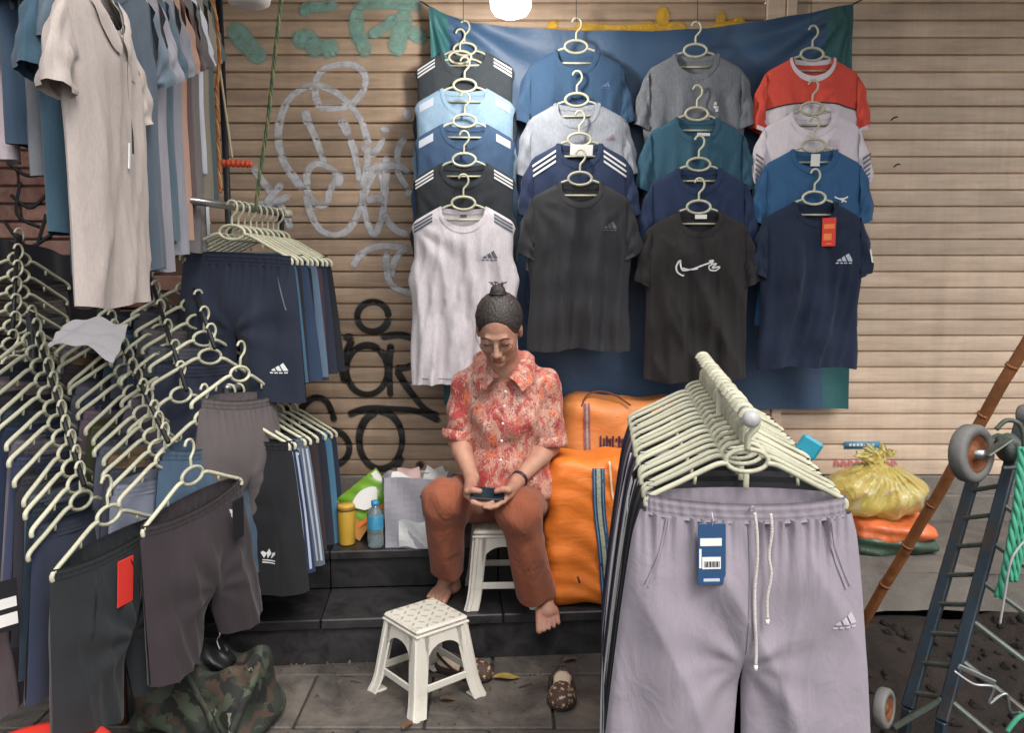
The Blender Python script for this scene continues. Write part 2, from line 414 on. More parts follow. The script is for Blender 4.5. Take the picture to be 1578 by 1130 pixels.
# ---- roller shutters
SP = .0665; SZ0 = .50
def prof(z):   # forward bulge of the slat curtain at height z (towards the camera = negative y)
    t = ((z-SZ0) % SP)/SP
    if t < .06: return .0
    return -.0070-.0034*math.sin(math.pi*min(1, (t-.06)/.94))**.6
def shutter_mat(name, col, dirt):
    m, n, b = _base(name); b.inputs['Roughness'].default_value = .55
    g = nd(n, 'ShaderNodeNewGeometry'); oi = nd(n, 'ShaderNodeObjectInfo')
    mpg = nd(n, 'ShaderNodeMapping'); mpg.inputs['Scale'].default_value = (1, 1, 9); n.links.new(g.outputs['Position'], mpg.inputs['Vector'])
    no = nd(n, 'ShaderNodeTexNoise', Scale=2.2, Detail=9, Roughness=.72); n.links.new(mpg.outputs[0], no.inputs['Vector'])
    rp = nd(n, 'ShaderNodeMapRange'); rp.inputs[1].default_value = .38; rp.inputs[2].default_value = .72; n.links.new(no.outputs['Fac'], rp.inputs[0])
    mc = nd(n, 'ShaderNodeMix', data_type='RGBA'); mc.inputs[6].default_value = col; mc.inputs[7].default_value = dirt; n.links.new(rp.outputs[0], mc.inputs[0])
    rr = nd(n, 'ShaderNodeMapRange'); rr.inputs[3].default_value = .86; rr.inputs[4].default_value = 1.08; n.links.new(oi.outputs['Random'], rr.inputs[0])
    n2 = nd(n, 'ShaderNodeTexNoise', Scale=1.6, Detail=6, Roughness=.7); n.links.new(g.outputs['Position'], n2.inputs['Vector'])
    r2 = nd(n, 'ShaderNodeMapRange'); r2.inputs[1].default_value = .3; r2.inputs[2].default_value = .7; r2.inputs[3].default_value = .8; r2.inputs[4].default_value = 1.08; n.links.new(n2.outputs['Fac'], r2.inputs[0])
    mu = nd(n, 'ShaderNodeMath', operation='MULTIPLY'); n.links.new(rr.outputs[0], mu.inputs[0]); n.links.new(r2.outputs[0], mu.inputs[1])
    mps = nd(n, 'ShaderNodeMapping'); mps.inputs['Scale'].default_value = (13, 1, .7); n.links.new(g.outputs['Position'], mps.inputs['Vector'])
    ns = nd(n, 'ShaderNodeTexNoise', Scale=1.0, Detail=6, Roughness=.7); n.links.new(mps.outputs[0], ns.inputs['Vector'])
    rs2 = nd(n, 'ShaderNodeMapRange'); rs2.inputs[1].default_value = .36; rs2.inputs[2].default_value = .58; rs2.inputs[3].default_value = .91; rs2.inputs[4].default_value = 1.03; n.links.new(ns.outputs['Fac'], rs2.inputs[0])
    mu2 = nd(n, 'ShaderNodeMath', operation='MULTIPLY'); n.links.new(mu.outputs[0], mu2.inputs[0]); n.links.new(rs2.outputs[0], mu2.inputs[1])
    sc = nd(n, 'ShaderNodeVectorMath', operation='SCALE'); n.links.new(mc.outputs[2], sc.inputs[0]); n.links.new(mu2.outputs[0], sc.inputs['Scale'])
    n.links.new(sc.outputs[0], b.inputs['Base Color'])
    return m
SH_L = shutter_mat('tan_shutter_slats', c('#bfa48b'), c('#8d7763'))  # same surface as the right shutter with a browner base colour
SH_R = shutter_mat('beige_shutter_paint', c('#e9d1b8'), c('#c8ad95'))
GAP_ = plain('shutter_gap', c('#3a2e26'), .8)
def shutter(label, x0, x1, mat, n=31):
    t = thing('roller_shutter', label, 'shutter', ((x0+x1)/2, 3.6, SZ0))
    w = (x1-x0)/2; v = []; f = []
    zs = [0, .05, .061, .09, .28, .55, .8, .93, 1.0]
    for z in zs:
        y = prof(SZ0+z*SP) if z > .06 else (0.006 if z == 0 else 0)
        if z == 1.0: y = 0.004
        v += [(-w, y, z*SP), (w, y, z*SP)]
    for i in range(len(zs)-1): f.append((2*i, 2*i+1, 2*i+3, 2*i+2))
    nn = len(v); v += [(-w, .012, 0), (w, .012, 0), (-w, .012, SP), (w, .012, SP)]
    f.append((nn+1, nn, nn+2, nn+3))
    me = mesh('shutter_slat', v, f, mat, False)
    for k in range(n): put('shutter_slat', me, t, (rnd.uniform(-.002, .002), rnd.uniform(-.0008, .0008), k*SP))
    put('bottom_rail', MB().box((-w, -.016, -.045), (w, .014, -.003), .004).mesh('bottom_rail', mat, False), t)
    return t
XL = V(322, 300, 3.6).x; XP0 = V(1178, 20, 3.6).x; XP1 = V(1226, 20, 3.6).x
shL = shutter('tan roller shutter with white and black graffiti behind the seated woman', XL, XP0, SH_L)
shR = shutter('clean beige roller shutter on the right with a small blue sticker', XP1, 3.3, SH_R)
pp = thing('shutter_post', 'flat beige guide post between the two roller shutters', 'post', ((XP0+XP1)/2, 3.585, .5))
hw = (XP1-XP0)/2-.003
put('post_face', MB().box((-hw*.99, -.012, 0), (hw*.25, .02, 2.2), .003).mesh('post_face', SH_R, False), pp)
put('guide_channel', MB().box((hw*.25+.004, -.02, 0), (hw*.99, .02, 2.2), .003).mesh('guide_channel', SH_R, False), pp)
# graffiti: paint that follows the slats
def spray(name, col, thin, seed):
    m, n, b = _base(name); b.inputs['Roughness'].default_value = .6; b.inputs['Base Color'].default_value = col
    g = nd(n, 'ShaderNodeNewGeometry')
    no = nd(n, 'ShaderNodeTexNoise', Scale=26, Detail=8, Roughness=.75); n.links.new(g.outputs['Position'], no.inputs['Vector'])
    r = nd(n, 'ShaderNodeMapRange'); r.inputs[1].default_value = thin-.22; r.inputs[2].default_value = thin+.12; n.links.new(no.outputs['Fac'], r.inputs[0])
    at = nd(n, 'ShaderNodeAttribute', attribute_name='cover')
    ed = nd(n, 'ShaderNodeMapRange'); ed.inputs[1].default_value = .0; ed.inputs[2].default_value = .55; n.links.new(at.outputs['Fac'], ed.inputs[0])
    r.inputs[3].default_value = .35; mu = nd(n, 'ShaderNodeMath', operation='MULTIPLY'); n.links.new(r.outputs[0], mu.inputs[0]); n.links.new(ed.outputs[0], mu.inputs[1])
    n.links.new(mu.outputs[0], b.inputs['Alpha']); return m
def graffiti(name, strokes, width, mat, sh, lift=.0012):
    loc = sh.location
    for st_ in strokes:
        w = width
        if isinstance(st_[0], (int, float)): w = st_[0]; st_ = st_[1]
        pts = [V(px, py, 3.59) for px, py in st_]
        cv = catmull([Vector((p.x, 0, p.z)) for p in pts], 8)
        out = [cv[0]]
        for p in cv[1:]:
            if (p-out[-1]).length > .006: out.append(p)
        # resample finely
        fine = []
        for a, b in zip(out, out[1:]):
            k = max(1, int((b-a).length/.007))
            for i in range(k): fine.append(a.lerp(b, i/k))
        fine.append(out[-1]); N = len(fine)
        if N < 3: continue
        K = 6; vs = []
        for i, p in enumerate(fine):
            t = (fine[min(i+2, N-1)]-fine[max(i-2, 0)]).normalized(); nrm = Vector((-t.z, 0, t.x))
            e = min(i, N-1-i)*.007; ww = w*.56*min(1, .35+e/(w*.6))*(1+.14*math.sin(i*.051+w*99)+.05*math.sin(i*.23))
            for k in range(K+1):
                q = p+nrm*ww*(2*k/K-1)
                vs.append((q.x-loc.x, prof(q.z)-lift, q.z-loc.z))
        fs = [(i*(K+1)+k, i*(K+1)+k+1, (i+1)*(K+1)+k+1, (i+1)*(K+1)+k) for i in range(N-1) for k in range(K)]
        o = part(name, vs, fs, mat, sh); lift += .00015
        at = o.data.attributes.new('cover', 'FLOAT', 'POINT')
        at.data.foreach_set('value', [min((1-abs(2*k/K-1)**1.7), min(i, N-1-i)*.25+.05) for i in range(N) for k in range(K+1)])
Z = lambda L, s=2.69, ox=300, oy=0: [(ox+x/s, oy+y/s) for x, y in L]
white = [Z([(505, 430), (500, 360), (520, 300), (580, 270), (660, 270), (705, 310), (700, 370), (650, 430), (580, 445), (520, 440), (500, 390)]),
 Z([(725, 610), (690, 500), (640, 430), (580, 380), (510, 355), (440, 370), (380, 430), (350, 520), (350, 610), (380, 690), (430, 760), (450, 790)]),
 (.045, Z([(455, 445), (468, 500), (485, 520)])), Z([(468, 500), (500, 570), (525, 640), (545, 700)]),
 Z([(470, 780), (465, 720), (500, 680), (550, 690), (590, 730), (560, 790), (550, 840), (510, 850), (475, 810), (460, 760)]),
 (.045, Z([(590, 700), (600, 740), (590, 780)])),
 (.045, Z([(600, 480), (625, 530), (640, 570)])), Z([(640, 570), (660, 620), (672, 680), (685, 760)]),
 Z([(690, 590), (730, 640), (770, 600), (785, 560)]), (.05, Z([(795, 515), (785, 560)])),
 Z([(460, 800), (480, 880), (520, 950), (580, 975), (640, 950), (680, 880), (700, 820), (730, 740), (760, 690), (785, 760), (780, 850)]),
 Z([(720, 600), (712, 700), (695, 800), (710, 900), (745, 975), (775, 900), (790, 800), (795, 640)]),
 (.045, Z([(885, 440), (882, 480), (893, 505)])), Z([(880, 560), (845, 620), (840, 700), (862, 750), (893, 790)]), Z([(700, 715), (780, 690), (850, 690), (895, 720)]),
 Z([(880, 830), (895, 770)]), Z([(780, 880), (830, 950), (900, 975)]), Z([(700, 830), (790, 820)]),
 Z([(240, 690), (290, 760), (340, 830), (375, 880), (400, 955)]), Z([(250, 850), (320, 840), (400, 810)]), Z([(370, 755), (330, 800), (285, 860)]),
 Z([(650, 1120), (690, 1055), (770, 1020), (880, 1030)]), Z([(600, 430), (612, 395), (632, 380)], 1, 0, 0), Z([(598, 385), (595, 410), (605, 440), (640, 455)], 1, 0, 0)]
graffiti('white_graffiti', white, .034, spray('white_spray', c('#c4c4c8'), .47, 1), shL)
teal = [(.075, Z([(140, 90), (190, 150), (230, 195), (290, 260)])), (.07, Z([(400, 140), (460, 165), (510, 130)])), (.07, Z([(480, 150), (500, 200), (520, 245)])), (.07, Z([(530, 240), (560, 200), (600, 170)])),
 (.09, Z([(640, 150), (700, 150)])), (.06, Z([(680, 20), (670, 100), (690, 160), (715, 240)])), (.07, Z([(880, 30), (850, 140), (832, 235)])), (.06, Z([(870, 120), (930, 150), (960, 180)])),
 (.05, Z([(655, 25), (780, 15), (950, 25)])), (.05, Z([(430, 25), (500, 30), (600, 18)])), (.05, Z([(450, 20), (465, 80)])), (.05, Z([(720, 150), (790, 110), (840, 60)]))]
graffiti('teal_graffiti', teal, .06, spray('teal_spray', c('#7fa69b'), .50, 2), shL, .0030)
yel = [(.045, [(1000, 30), (1000, 60)]), (.05, [(885, 42), (960, 47), (1060, 44)]), (.06, [(1020, 8), (1022, 42)]), (.05, [(1110, 14), (1115, 40), (1150, 30)]), (.04, [(1070, 55), (1120, 40), (1172, 46)]), (.05, [(860, 30), (850, 50), (900, 52)])]
graffiti('yellow_graffiti', yel, .05, spray('yellow_spray', c('#c79a2c'), .44, 3), shL, .0055)
def circ(cx, cy, rx, ry, a0=0, a1=360, n=14): return [(cx+rx*math.cos(R(a0+(a1-a0)*k/n)), cy+ry*math.sin(R(a0+(a1-a0)*k/n))) for k in range(n+1)]
black = [circ(575, 488, 24, 23, 0, 370), [(526, 521), (548, 518)], circ(566, 570, 32, 38, -60, 310), [(515, 548), (528, 572), (532, 592)], [(545, 520), (536, 540), (532, 565), (536, 590)],
 [(603, 528), (600, 560), (602, 615)], [(585, 520), (618, 516), (645, 528), (648, 550), (628, 566), (606, 566)], [(610, 568), (630, 600), (655, 630), (680, 642)],
 [(458, 652), (466, 628), (485, 613), (505, 620), (517, 652)], circ(513, 690, 26, 26, -140, 170), [(488, 672), (500, 664), (520, 664)],
 [(535, 640), (565, 630), (605, 630), (645, 634), (680, 650)], circ(587, 678, 33, 44, -100, 265, 18), [(455, 655), (460, 668)], [(640, 720), (655, 712)], [(610, 722), (622, 700)]]
graffiti('black_graffiti', black, .033, spray('black_spray', c('#191716'), .30, 4), shL, .0045)
graffiti('pink_lettering', [(.012, [(1285+i*11, 722), (1287+i*11, 711), (1292+i*11, 716), (1289+i*11, 722)]) for i in range(9)], .01, spray('pink_ink', c('#c26a66'), .45, 5), shR, .002)
graffiti('red_lettering', [(.012, [(516+i*10, 762), (518+i*10, 748), (524+i*10, 754), (521+i*10, 762)]) for i in range(5)], .01, spray('red_ink', c('#b2453e'), .40, 6), shL, .007)
for i_, (a_, b_) in enumerate([((1372, 186), (1384, 180)), ((1376, 258), (1390, 254))]):
    graffiti('pen_scribble', [(.005, [a_, ((a_[0]+b_[0])/2, a_[1]-5), b_])], .005, BLACK_P, shR, .002)
s0 = V(1301, 692, 3.585); s1 = V(1356, 681, 3.585)
stk = put('sticker', MB().box((s0.x, 3.5855, s0.z), (s1.x, 3.587, s1.z)).mesh('sticker', plain('blue_sticker', c('#4f8fae'), .5)), None)
tag(stk, 'small pale blue rectangular sticker low on the beige shutter', 'sticker')
lt = MB()
for k in range(7): lt.box((s0.x+.02+k*.016, 3.5848, s0.z+.012), (s0.x+.03+k*.016, 3.5852, s0.z+.022))
lt.build('lettering', WHITE_P, stk, False)
# brick wall left of the shutter
BR = smat_stone('painted_brick', c('#7d5044'), c('#a98678'), 9, .8, .5)
sw = tag(put('brick_wall', MB().box((-3.4, 3.52, 0), (XL-.05, 3.7, 2.7)).mesh('brick_wall', plain('mortar', c('#5f453c'), .9), False)), 'faded red brick wall with black graffiti behind the left racks', 'wall')
bme = MB().box((-.105, -.012, -.03), (.105, .0, .03), .004).mesh('brick', BR, False)
cnt = 0
for j in range(26):
    for i in range(9):
        x = -3.3+i*.222+(.111 if j % 2 else 0)
        if x+.11 > XL-.05: continue
        if j*.07+.55 > 2.5: continue
        put('brick', bme, sw, (x, 3.519, .55+j*.07)); cnt += 1
bg_ = MB()
for pts in ([(10, 250), (40, 270), (75, 265)], [(30, 280), (25, 330), (60, 350)], [(15, 300), (45, 320), (70, 300)], [(5, 340), (40, 380), (80, 360)], [(50, 400), (70, 330)]):
    cv = catmull([V(a, b, 3.5) for a, b in pts], 6); bg_.tube([(p.x, 3.5055, p.z) for p in cv], .008, 6, flat=.15)
bg_.build('black_graffiti', BLACK_P, sw)
for px, lab in ((36, 'black'), (330, 'orange')): pass
# overhead sheet added out of view to cut the light from above
aw = thing('shade_awning', 'added grey sheet out of view that keeps top light off the stall', 'shade_awning', (0, 2.7, 2.85))
MB().grid(lambda u, v: (-3.3+6.6*u, -.55+1.42*v, -.14*(1-v)+.03*math.sin(u*24)), 60, 8).build('sheet', plain('shade_awning_cloth', c('#8c8a86'), .8), aw)
for x in (-3.2, 3.2): MB().tube([(x, .85, .02), (x, -.55, -.12)], .02, 8).build('shade_awning_arm', DARKM, aw)
# ------------------------------------------------------------------ hangers
def _arm(s):
    return MB().tube(catmull([(s*.040, 0, -.006), (s*.058, 0, -.008), (s*.085, 0, -.020), (s*.14, 0, -.049), (s*.19, 0, -.074), (s*.207, 0, -.087), (s*.206, 0, -.101)], 3), .0061, 7).tube([(s*.105, 0, -.030), (s*.107, 0, -.052)], .0038, 6).mesh('arm', CREAM)
H = {'hook': MB().tube(catmull([(0, 0, .024), (0, 0, .048), (.004, 0, .056), (.016, 0, .070), (.019, 0, .088), (.009, 0, .104), (-.008, 0, .104), (-.017, 0, .090)], 4), .0042, 7).mesh('hook', CREAM),
     'ring': MB().tube([(.044*math.cos(a*math.pi/10), 0, .024*math.sin(a*math.pi/10)) for a in range(20)], .0052, 7, closed=True).mesh('ring', CREAM),
     'stem': MB().box((-.006, -.003, -.060), (.006, .003, -.022), .002).mesh('stem', CREAM),
     'bar': MB().tube([(-.075, 0, -.062), (.075, 0, -.062)], .0042, 6).mesh('bar', CREAM),
     'arm-1': _arm(-1), 'arm1': _arm(1)}
def _arm2(s):
    return MB().tube(catmull([(s*.040, 0, -.006), (s*.068, 0, -.014), (s*.10, 0, -.034), (s*.14, 0, -.060), (s*.168, 0, -.080)], 3), .0044, 7).mesh('arm', CREAM)
H['hook_thick'] = MB().tube(catmull([(0, 0, .024), (0, 0, .048), (.004, 0, .056), (.016, 0, .070), (.019, 0, .088), (.009, 0, .104), (-.008, 0, .104), (-.017, 0, .090)], 4), .0068, 8, flat=2.1).mesh('hook', CREAM)
H['inner-1'] = _arm2(-1); H['inner1'] = _arm2(1)
def hanger(label, loc, rot=(0, 0, 0), group='cream plastic hangers', kinds=('bar',)):
    t = thing('hanger', label, 'hanger', loc, rot, group)
    for k, nm in (('hook', 'hook'), ('ring', 'ring'), ('arm-1', 'arm'), ('arm1', 'arm')): put(nm, H[k.replace('arm', 'inner') if 'bar' in kinds else ('hook_thick' if k == 'hook' and 'stem' in kinds else k)], t)
    for k in kinds: put({'bar': 'trouser_bar', 'stem': 'stem'}[k], H[k], t)
    return t
# ------------------------------------------------------------------ shirts
class Tee:
    """shape of a shirt hanging from its hanger; origin = centre of the hanger ring; front looks to -y"""
    def __init__(s, seed=0, L=.68, sw=.188, zn=-.010, zs=-.076, chest=.196, hem=.196, nw=.080, nd_=.085, D=.045, amp=1.25, tank=False, zip_=False):
        s.r = random.Random(seed); s.L = L; s.sw = sw; s.zn = zn; s.zs = zs; s.chest = chest; s.hem = hem; s.nw = nw; s.nd = nd_; s.D = D; s.tank = tank
        s.F = [(s.r.uniform(18, 62), s.r.uniform(-6, 6), s.r.uniform(0, 6.3), s.r.uniform(.0030, .0090)*amp) for _ in range(7)]
        s.Dg = [(s.r.uniform(22, 48), s.r.uniform(0, 6.3), s.r.uniform(.002, .0045)*amp) for _ in range(3)]
        s.Fb = [(s.r.uniform(18, 50), s.r.uniform(-4, 4), s.r.uniform(0, 6.3), s.r.uniform(.002, .004)*amp) for _ in range(4)]
        s.hw = [s.r.uniform(0, 6.3), s.r.uniform(0, 6.3)]
    def w(s, z):
        if s.tank:
            P = [(0, s.sw-.01), (s.zs, s.sw), (-.13, .187), (-.20, .186), (-.25, .20), (-.285, s.chest+.006), (-.36, s.chest-.004), (-s.L, s.hem)]
        else: P = [(0, s.sw-.03), (s.zs, s.sw), (-.20, s.sw+.004), (-.26, s.chest), (-.42, s.chest-.008), (-s.L, s.hem)]
        if z >= P[0][0]: return P[0][1]
        for (a, x), (b, y) in zip(P, P[1:]):
            if z >= b: return x+(y-x)*sm(0, 1, (a-z)/(a-b)) if a != b else y
        return P[-1][1]
    def top(s, x, back=False):
        ax = abs(x)
        if ax < s.nw:
            d = .012 if back else s.nd
            return s.zn-.004-d*math.sqrt(max(0, 1-(ax/s.nw)**2))**(1.0)
        t = (ax-s.nw)/(s.sw-s.nw)
        return s.zn+(s.zs-s.zn)*(t**1.12) - .016*max(0, t-.85)/.15
    def fy(s, x, z, back=False):
        w = s.w(z); q = min(1, abs(x)/w); tp = s.zn+(s.zs-s.zn)*max(0, (abs(x)-s.nw*.5)/(s.sw-s.nw*.5))
        d = max(0, tp-z); ramp = min(1, d/.16)
        base = (.010+(s.D-.010)*math.sqrt(ramp))*(max(0, 1-q**3))**.5
        if back: base *= .42
        e = (.15+.85*sm(.02, .30, d))*(1-q**5); f = 0
        for j, (k, m, p, a) in enumerate(s.Fb if back else s.F):
            g_ = math.sin(k*x+m*z+p+1.2*math.sin(z*6+p)); f += a*((1.9*(1-abs(g_))**1.6-.7) if j % 2 else g_)*e
        if not back:
            for sg in (-1, 1):
                rr = math.hypot(x-sg*s.sw*.95, z-s.zs); an = math.atan2(z-s.zs, x-sg*s.sw)
                for k, p, a in s.Dg[:2]: f += a*math.sin(an*k*.32+p)*math.exp(-(rr/.17)**2)*sm(.02, .08, rr)*(1-q**6)
            f += .5*s.Dg[2][2]*math.sin(s.Dg[2][0]*(z+.3*abs(x))+s.Dg[2][1])*sm(.1, .3, d)*(1-q**4)
        y = base+f*(.25+.75*ramp)
        return y if back else -y
    def hemz(s, x): return -s.L+.006*math.sin(x*14+s.hw[0])+.004*math.sin(x*31+s.hw[1])
    def body(s, name, mat, parent, nu=42, nv=40):
        mb = MB()
        for back in (False, True):
            def fn(u, v, back=back):
                uu = (u*2-1); uu = math.sin(uu*math.pi/2)*.35+uu*.65
                zt = s.top(uu*s.sw, back); v2 = v**1.15; z = zt+(s.hemz(uu*s.sw)-zt)*v2; x = uu*s.w(z)*(1+.012*math.sin(z*22+s.hw[0])*sm(.1, .4, -z))
                if abs(uu) > .999: return (x, 0, z)
                # shoulder seam: front and back meet there
                y = s.fy(x, z, back)
                if v == 0 and abs(uu*s.sw) >= s.nw: y = 0
                return (x, y, z)
            mb.grid(fn, nu, nv)
        return mb.build(name, mat, parent)
    def sleeve(s, sg, mat, parent, Ls=.20, drop=.0, flare=0):
        A = Vector((s.sw-.012, 0, s.zs+.004)); B = Vector((s.chest-.02, 0, -.265))
        D_ = Vector((s.sw+.044+flare, 0, s.zs-Ls)); C_ = Vector((s.sw-.022+flare*.6, 0, s.zs-Ls-.030+drop))
        ph = [s.r.uniform(0, 6) for _ in range(4)]
        def fn(u, v):
            a = A.lerp(D_, v)+Vector((.013*math.sin(math.pi*v)**.8, 0, .008*math.sin(math.pi*v))); b = B.lerp(C_, v)
            th = 2*math.pi*u; cx = math.cos(th); cy = math.sin(th); mid = (a+b)/2; ax = (a-b)/2
            dep = .020+.012*v
            fo = .004*math.sin(5*th+ph[0]+v*4)+.003*math.sin(9*th+ph[1]-3*v)+.003*math.sin(14*v+ph[2]+2*th)
            p = mid+ax*cx; return (sg*(p.x+fo*cx), -(dep*cy)*(1)-fo*1.2*cy, p.z)
        return MB().grid(fn, 24, 12, closed_u=True).build('sleeve', mat, parent)
    def neckband(s, mat, parent, wd=.018, off=.0022):
        mb = MB()
        def fr(u, v):
            a = math.pi*u; r = s.nw+wd*v*.55; d = s.nd+wd*v
            x = -r*math.cos(a); z = s.zn-.003-d*math.sin(a)**1.0 - .3*wd*v
            return (x, s.fy(x, z)-off, z)
        mb.grid(fr, 26, 3)
        def bk(u, v):
            a = math.pi*u; x = -s.nw*math.cos(a); z = s.zn-.002-.012*math.sin(a)-wd*v
            return (x, max(.004, s.fy(x, z, True))-off, z)
        mb.grid(bk, 18, 2)
        return mb.build('neckband', mat, parent)
    def decal(s, name, quads, mat, parent, off=.0025, n=6, fy=None):
        fy = fy or s.fy; mb = MB()
        for q in quads:
            a, b, c_, d = [Vector((p[0], 0, p[1])) for p in (q if len(q) == 4 else (*q, q[-1]))]
            def fn(u, v): 
                p = a.lerp(b, u).lerp(d.lerp(c_, u), v); return (p.x, fy(p.x, p.z)-off, p.z)
            mb.grid(fn, n, n)
        return mb.build(name, mat, parent)
    def line(s, name, pts, w, mat, parent, off=.003, fy=None):
        fy = fy or s.fy; cv = catmull([Vector((x, 0, z)) for x, z in pts], 6); mb = MB(); vs = []
        N = len(cv)
        for i, p in enumerate(cv):
            t = (cv[min(i+1, N-1)]-cv[max(i-1, 0)]).normalized(); nn = Vector((-t.z, 0, t.x))
            for sg in (-1, 1):
                q = p+nn*sg*w/2; vs.append((q.x, fy(q.x, q.z)-off, q.z))
        mb.add(vs, [(2*i, 2*i+1, 2*i+3, 2*i+2) for i in range(N-1)]); return mb.build(name, mat, parent)
def bars_logo(cx, cz, h=.022):   # three slanted bars rising to the right
    q = []
    for k in range(3):
        x = cx-h*.75+k*h*.62; hh = h*(.42+.29*k)
        q.append([(x, cz), (x+h*.5, cz), (x+h*.5-hh*.5+h*.0, cz+hh), (x-hh*.5, cz+hh)] if False else [(x+h*.05, cz), (x+h*.55, cz), (x+h*.55-hh*.32, cz+hh), (x+h*.05-hh*.32+h*.12, cz+hh)])
    q.append([(cx-h*.85, cz-h*.28), (cx+h*.95, cz-h*.28), (cx+h*.95, cz-h*.12), (cx-h*.85, cz-h*.12)])
    return q
def mountain_logo(cx, cz, h):   # three slanted bars cut to a triangle, and a thin line of lettering
    q = []
    for k, (hl, hr) in enumerate(((.10, .30), (.36, .58), (.62, .86))):
        x0 = -.62+k*.58; sl = .52
        q.append([(cx+h*x0, cz), (cx+h*(x0+.44), cz), (cx+h*(x0+.44-hr*sl), cz+h*hr), (cx+h*(x0-hl*sl), cz+h*hl)])
    for k in range(4): q.append([(cx+h*(-.8+.46*k), cz-h*.27), (cx+h*(-.46+.46*k), cz-h*.27), (cx+h*(-.46+.46*k), cz-h*.14), (cx+h*(-.8+.46*k), cz-h*.14)])
    return q
def shoulder_stripes(sw, zs, n=3, x0=.115, x1=.185, w=.007, gap=.006, slope=.62, dz=-.030):
    q = []
    for sg in (-1, 1):
        for k in range(n):
            zo = -.022 + dz - k*(w+gap)
            za = zo-(x0-.085)*slope*.0-.0; z0 = -.010+(zs+.010)*((x0-.085)/(sw-.085))+dz+.02-k*(w+gap); z1 = -.010+(zs+.010)*((x1-.085)/(sw-.085))+dz+.02-k*(w+gap)
            q.append([(sg*x0, z0), (sg*x1, z1), (sg*x1, z1-w), (sg*x0, z0-w)])
    return q
# ------------------------------------------------------------------ shorts and trousers
class Bottoms:
    """origin = centre of the waistband top between the hanger tips; front looks to -y"""
    def __init__(s, seed=0, L=.46, ww=.19, hw=.26, crotch=.25, gap=.05, D=.055, dip=.018, amp=1.0, hemcut=0, gather=1.0, band=.036, wd=.55):
        s.r = random.Random(seed); s.L = L; s.ww = ww; s.hw = hw; s.cr = crotch; s.gap = gap; s.D = D; s.dip = dip; s.hc = hemcut; s.g = gather; s.band = band; s.wd = wd
        s.F = [(s.r.uniform(15, 42), s.r.uniform(-4, 4), s.r.uniform(0, 6.3), s.r.uniform(.004, .009)*amp) for _ in range(5)]
        s.G = [(s.r.uniform(140, 320), s.r.uniform(0, 6.3), s.r.uniform(.0010, .0022)*gather) for _ in range(5)]
        s.X = [(s.r.uniform(30, 60), s.r.uniform(0, 6.3), s.r.uniform(.002, .0045)*amp) for _ in range(3)]
    def xo(s, z):
        t = max(0, min(1, -z/s.L)); return s.ww*(1+.04*sm(0, .1, t))+(s.hw-s.ww)*(t**.8 if s.L < .7 else min(1, t*1.7)**.7)
    def xi(s, z): 
        t = max(0, -z-s.cr)/(s.L-s.cr); return s.gap*t**.85
    def top(s, x, back=False):
        q = min(1, abs(x)/s.ww); return (s.dip*(-1+q*q))*(-.6 if back else 1)
    def fy(s, x, z, back=False):
        xo = s.xo(z); q = min(1, abs(x)/xo); pa = max(0, 1-q**2.6)**.5
        xi = s.xi(z); r = min(1, max(0, (abs(x)-xi)/(xo-xi))); pb = max(0, 4*r*(1-r))**.5
        b = sm(s.cr-.05, s.cr+.07, -z); pr = pa*(1-b)+pb*b
        d = s.D*(s.wd+(1-s.wd)*sm(0, .2, -z)); base = d*pr
        e = pr
        f = 0
        for j, (k, m, p, a) in enumerate(s.F):
            g_ = math.sin(k*x+m*z+p+1.1*math.sin(5*z+p)); f += a*((1.7*(1-abs(g_))**1.5-.6) if j % 2 else g_)
        f *= sm(.04, .25, -z)
        f += sum(a*math.sin(k*x+p) for k, p, a in s.G)*math.exp(-(max(0, -z-s.band)/.065)**1.3)*sm(0, s.band+.01, -z)
        rr = math.hypot(x, z+s.cr); an = math.atan2(z+s.cr, abs(x)+.001)
        f += sum(a*math.sin(an*k*.16+p+rr*9) for k, p, a in s.X)*math.exp(-(rr/.20)**2)*sm(.01, .07, rr)
        f += .5*s.X[0][2]*math.sin(38*z+9*x+s.X[1][1])*sm(.3, .6, -z)
        y = base+f*e
        return y*(.75 if back else 1) if back else -y
    def legs(s, mat, parent, nu=22, nv=44, hemfn=None):
        for sg in (-1, 1):
            mb = MB()
            for back in (False, True):
                def fn(u, v, back=back):
                    z0 = s.top(sg*s.ww*(1-u), back)-s.band+.004; z = z0+(-s.L-z0)*v
                    xo, xi = s.xo(z), s.xi(z); uu = .5-.5*math.cos(math.pi*u)*.5-.25*(1-2*u)*1.0 if False else u
                    x = sg*(xo+(xi-xo)*uu)
                    if hemfn and v > .6: z += hemfn(sg, uu)*((v-.6)/.4)**2
                    z += .006*math.sin(x*22+s.F[0][2])*v
                    return (x, s.fy(x, z, back), z)
                mb.grid(fn, nu, nv)
            mb.build('leg', mat, parent)
    def waist(s, mat, parent, n=128, ribs=44, amp=.0016):
        mb = MB()
        def fn(u, v):
            th = 2*math.pi*u; x = s.ww*1.01*math.cos(th); back = math.sin(th) > 0
            q = abs(math.cos(th)); y = s.D*s.wd*max(0, 1-q**2.6)**.5*(1.05 if back else -1.12)
            rb = amp*(math.sin(ribs*th+1.3*math.sin(3*th)+.5*math.sin(v*5))+.6*math.sin(ribs*.61*th+2))*(.35+.65*math.sin(math.pi*v))
            y += (rb if back else -rb)+(-.002*math.cos(v*math.pi*6) if not back else 0)
            z = s.top(x, back)-s.band*1.08*v
            return (x, y+(s.fy(x, z, back)-s.fy(x, z, back))*0, z)
        mb.grid(fn, n, 8, closed_u=True)
        return mb.build('waistband', mat, parent)
    decal = Tee.decal; line = Tee.line
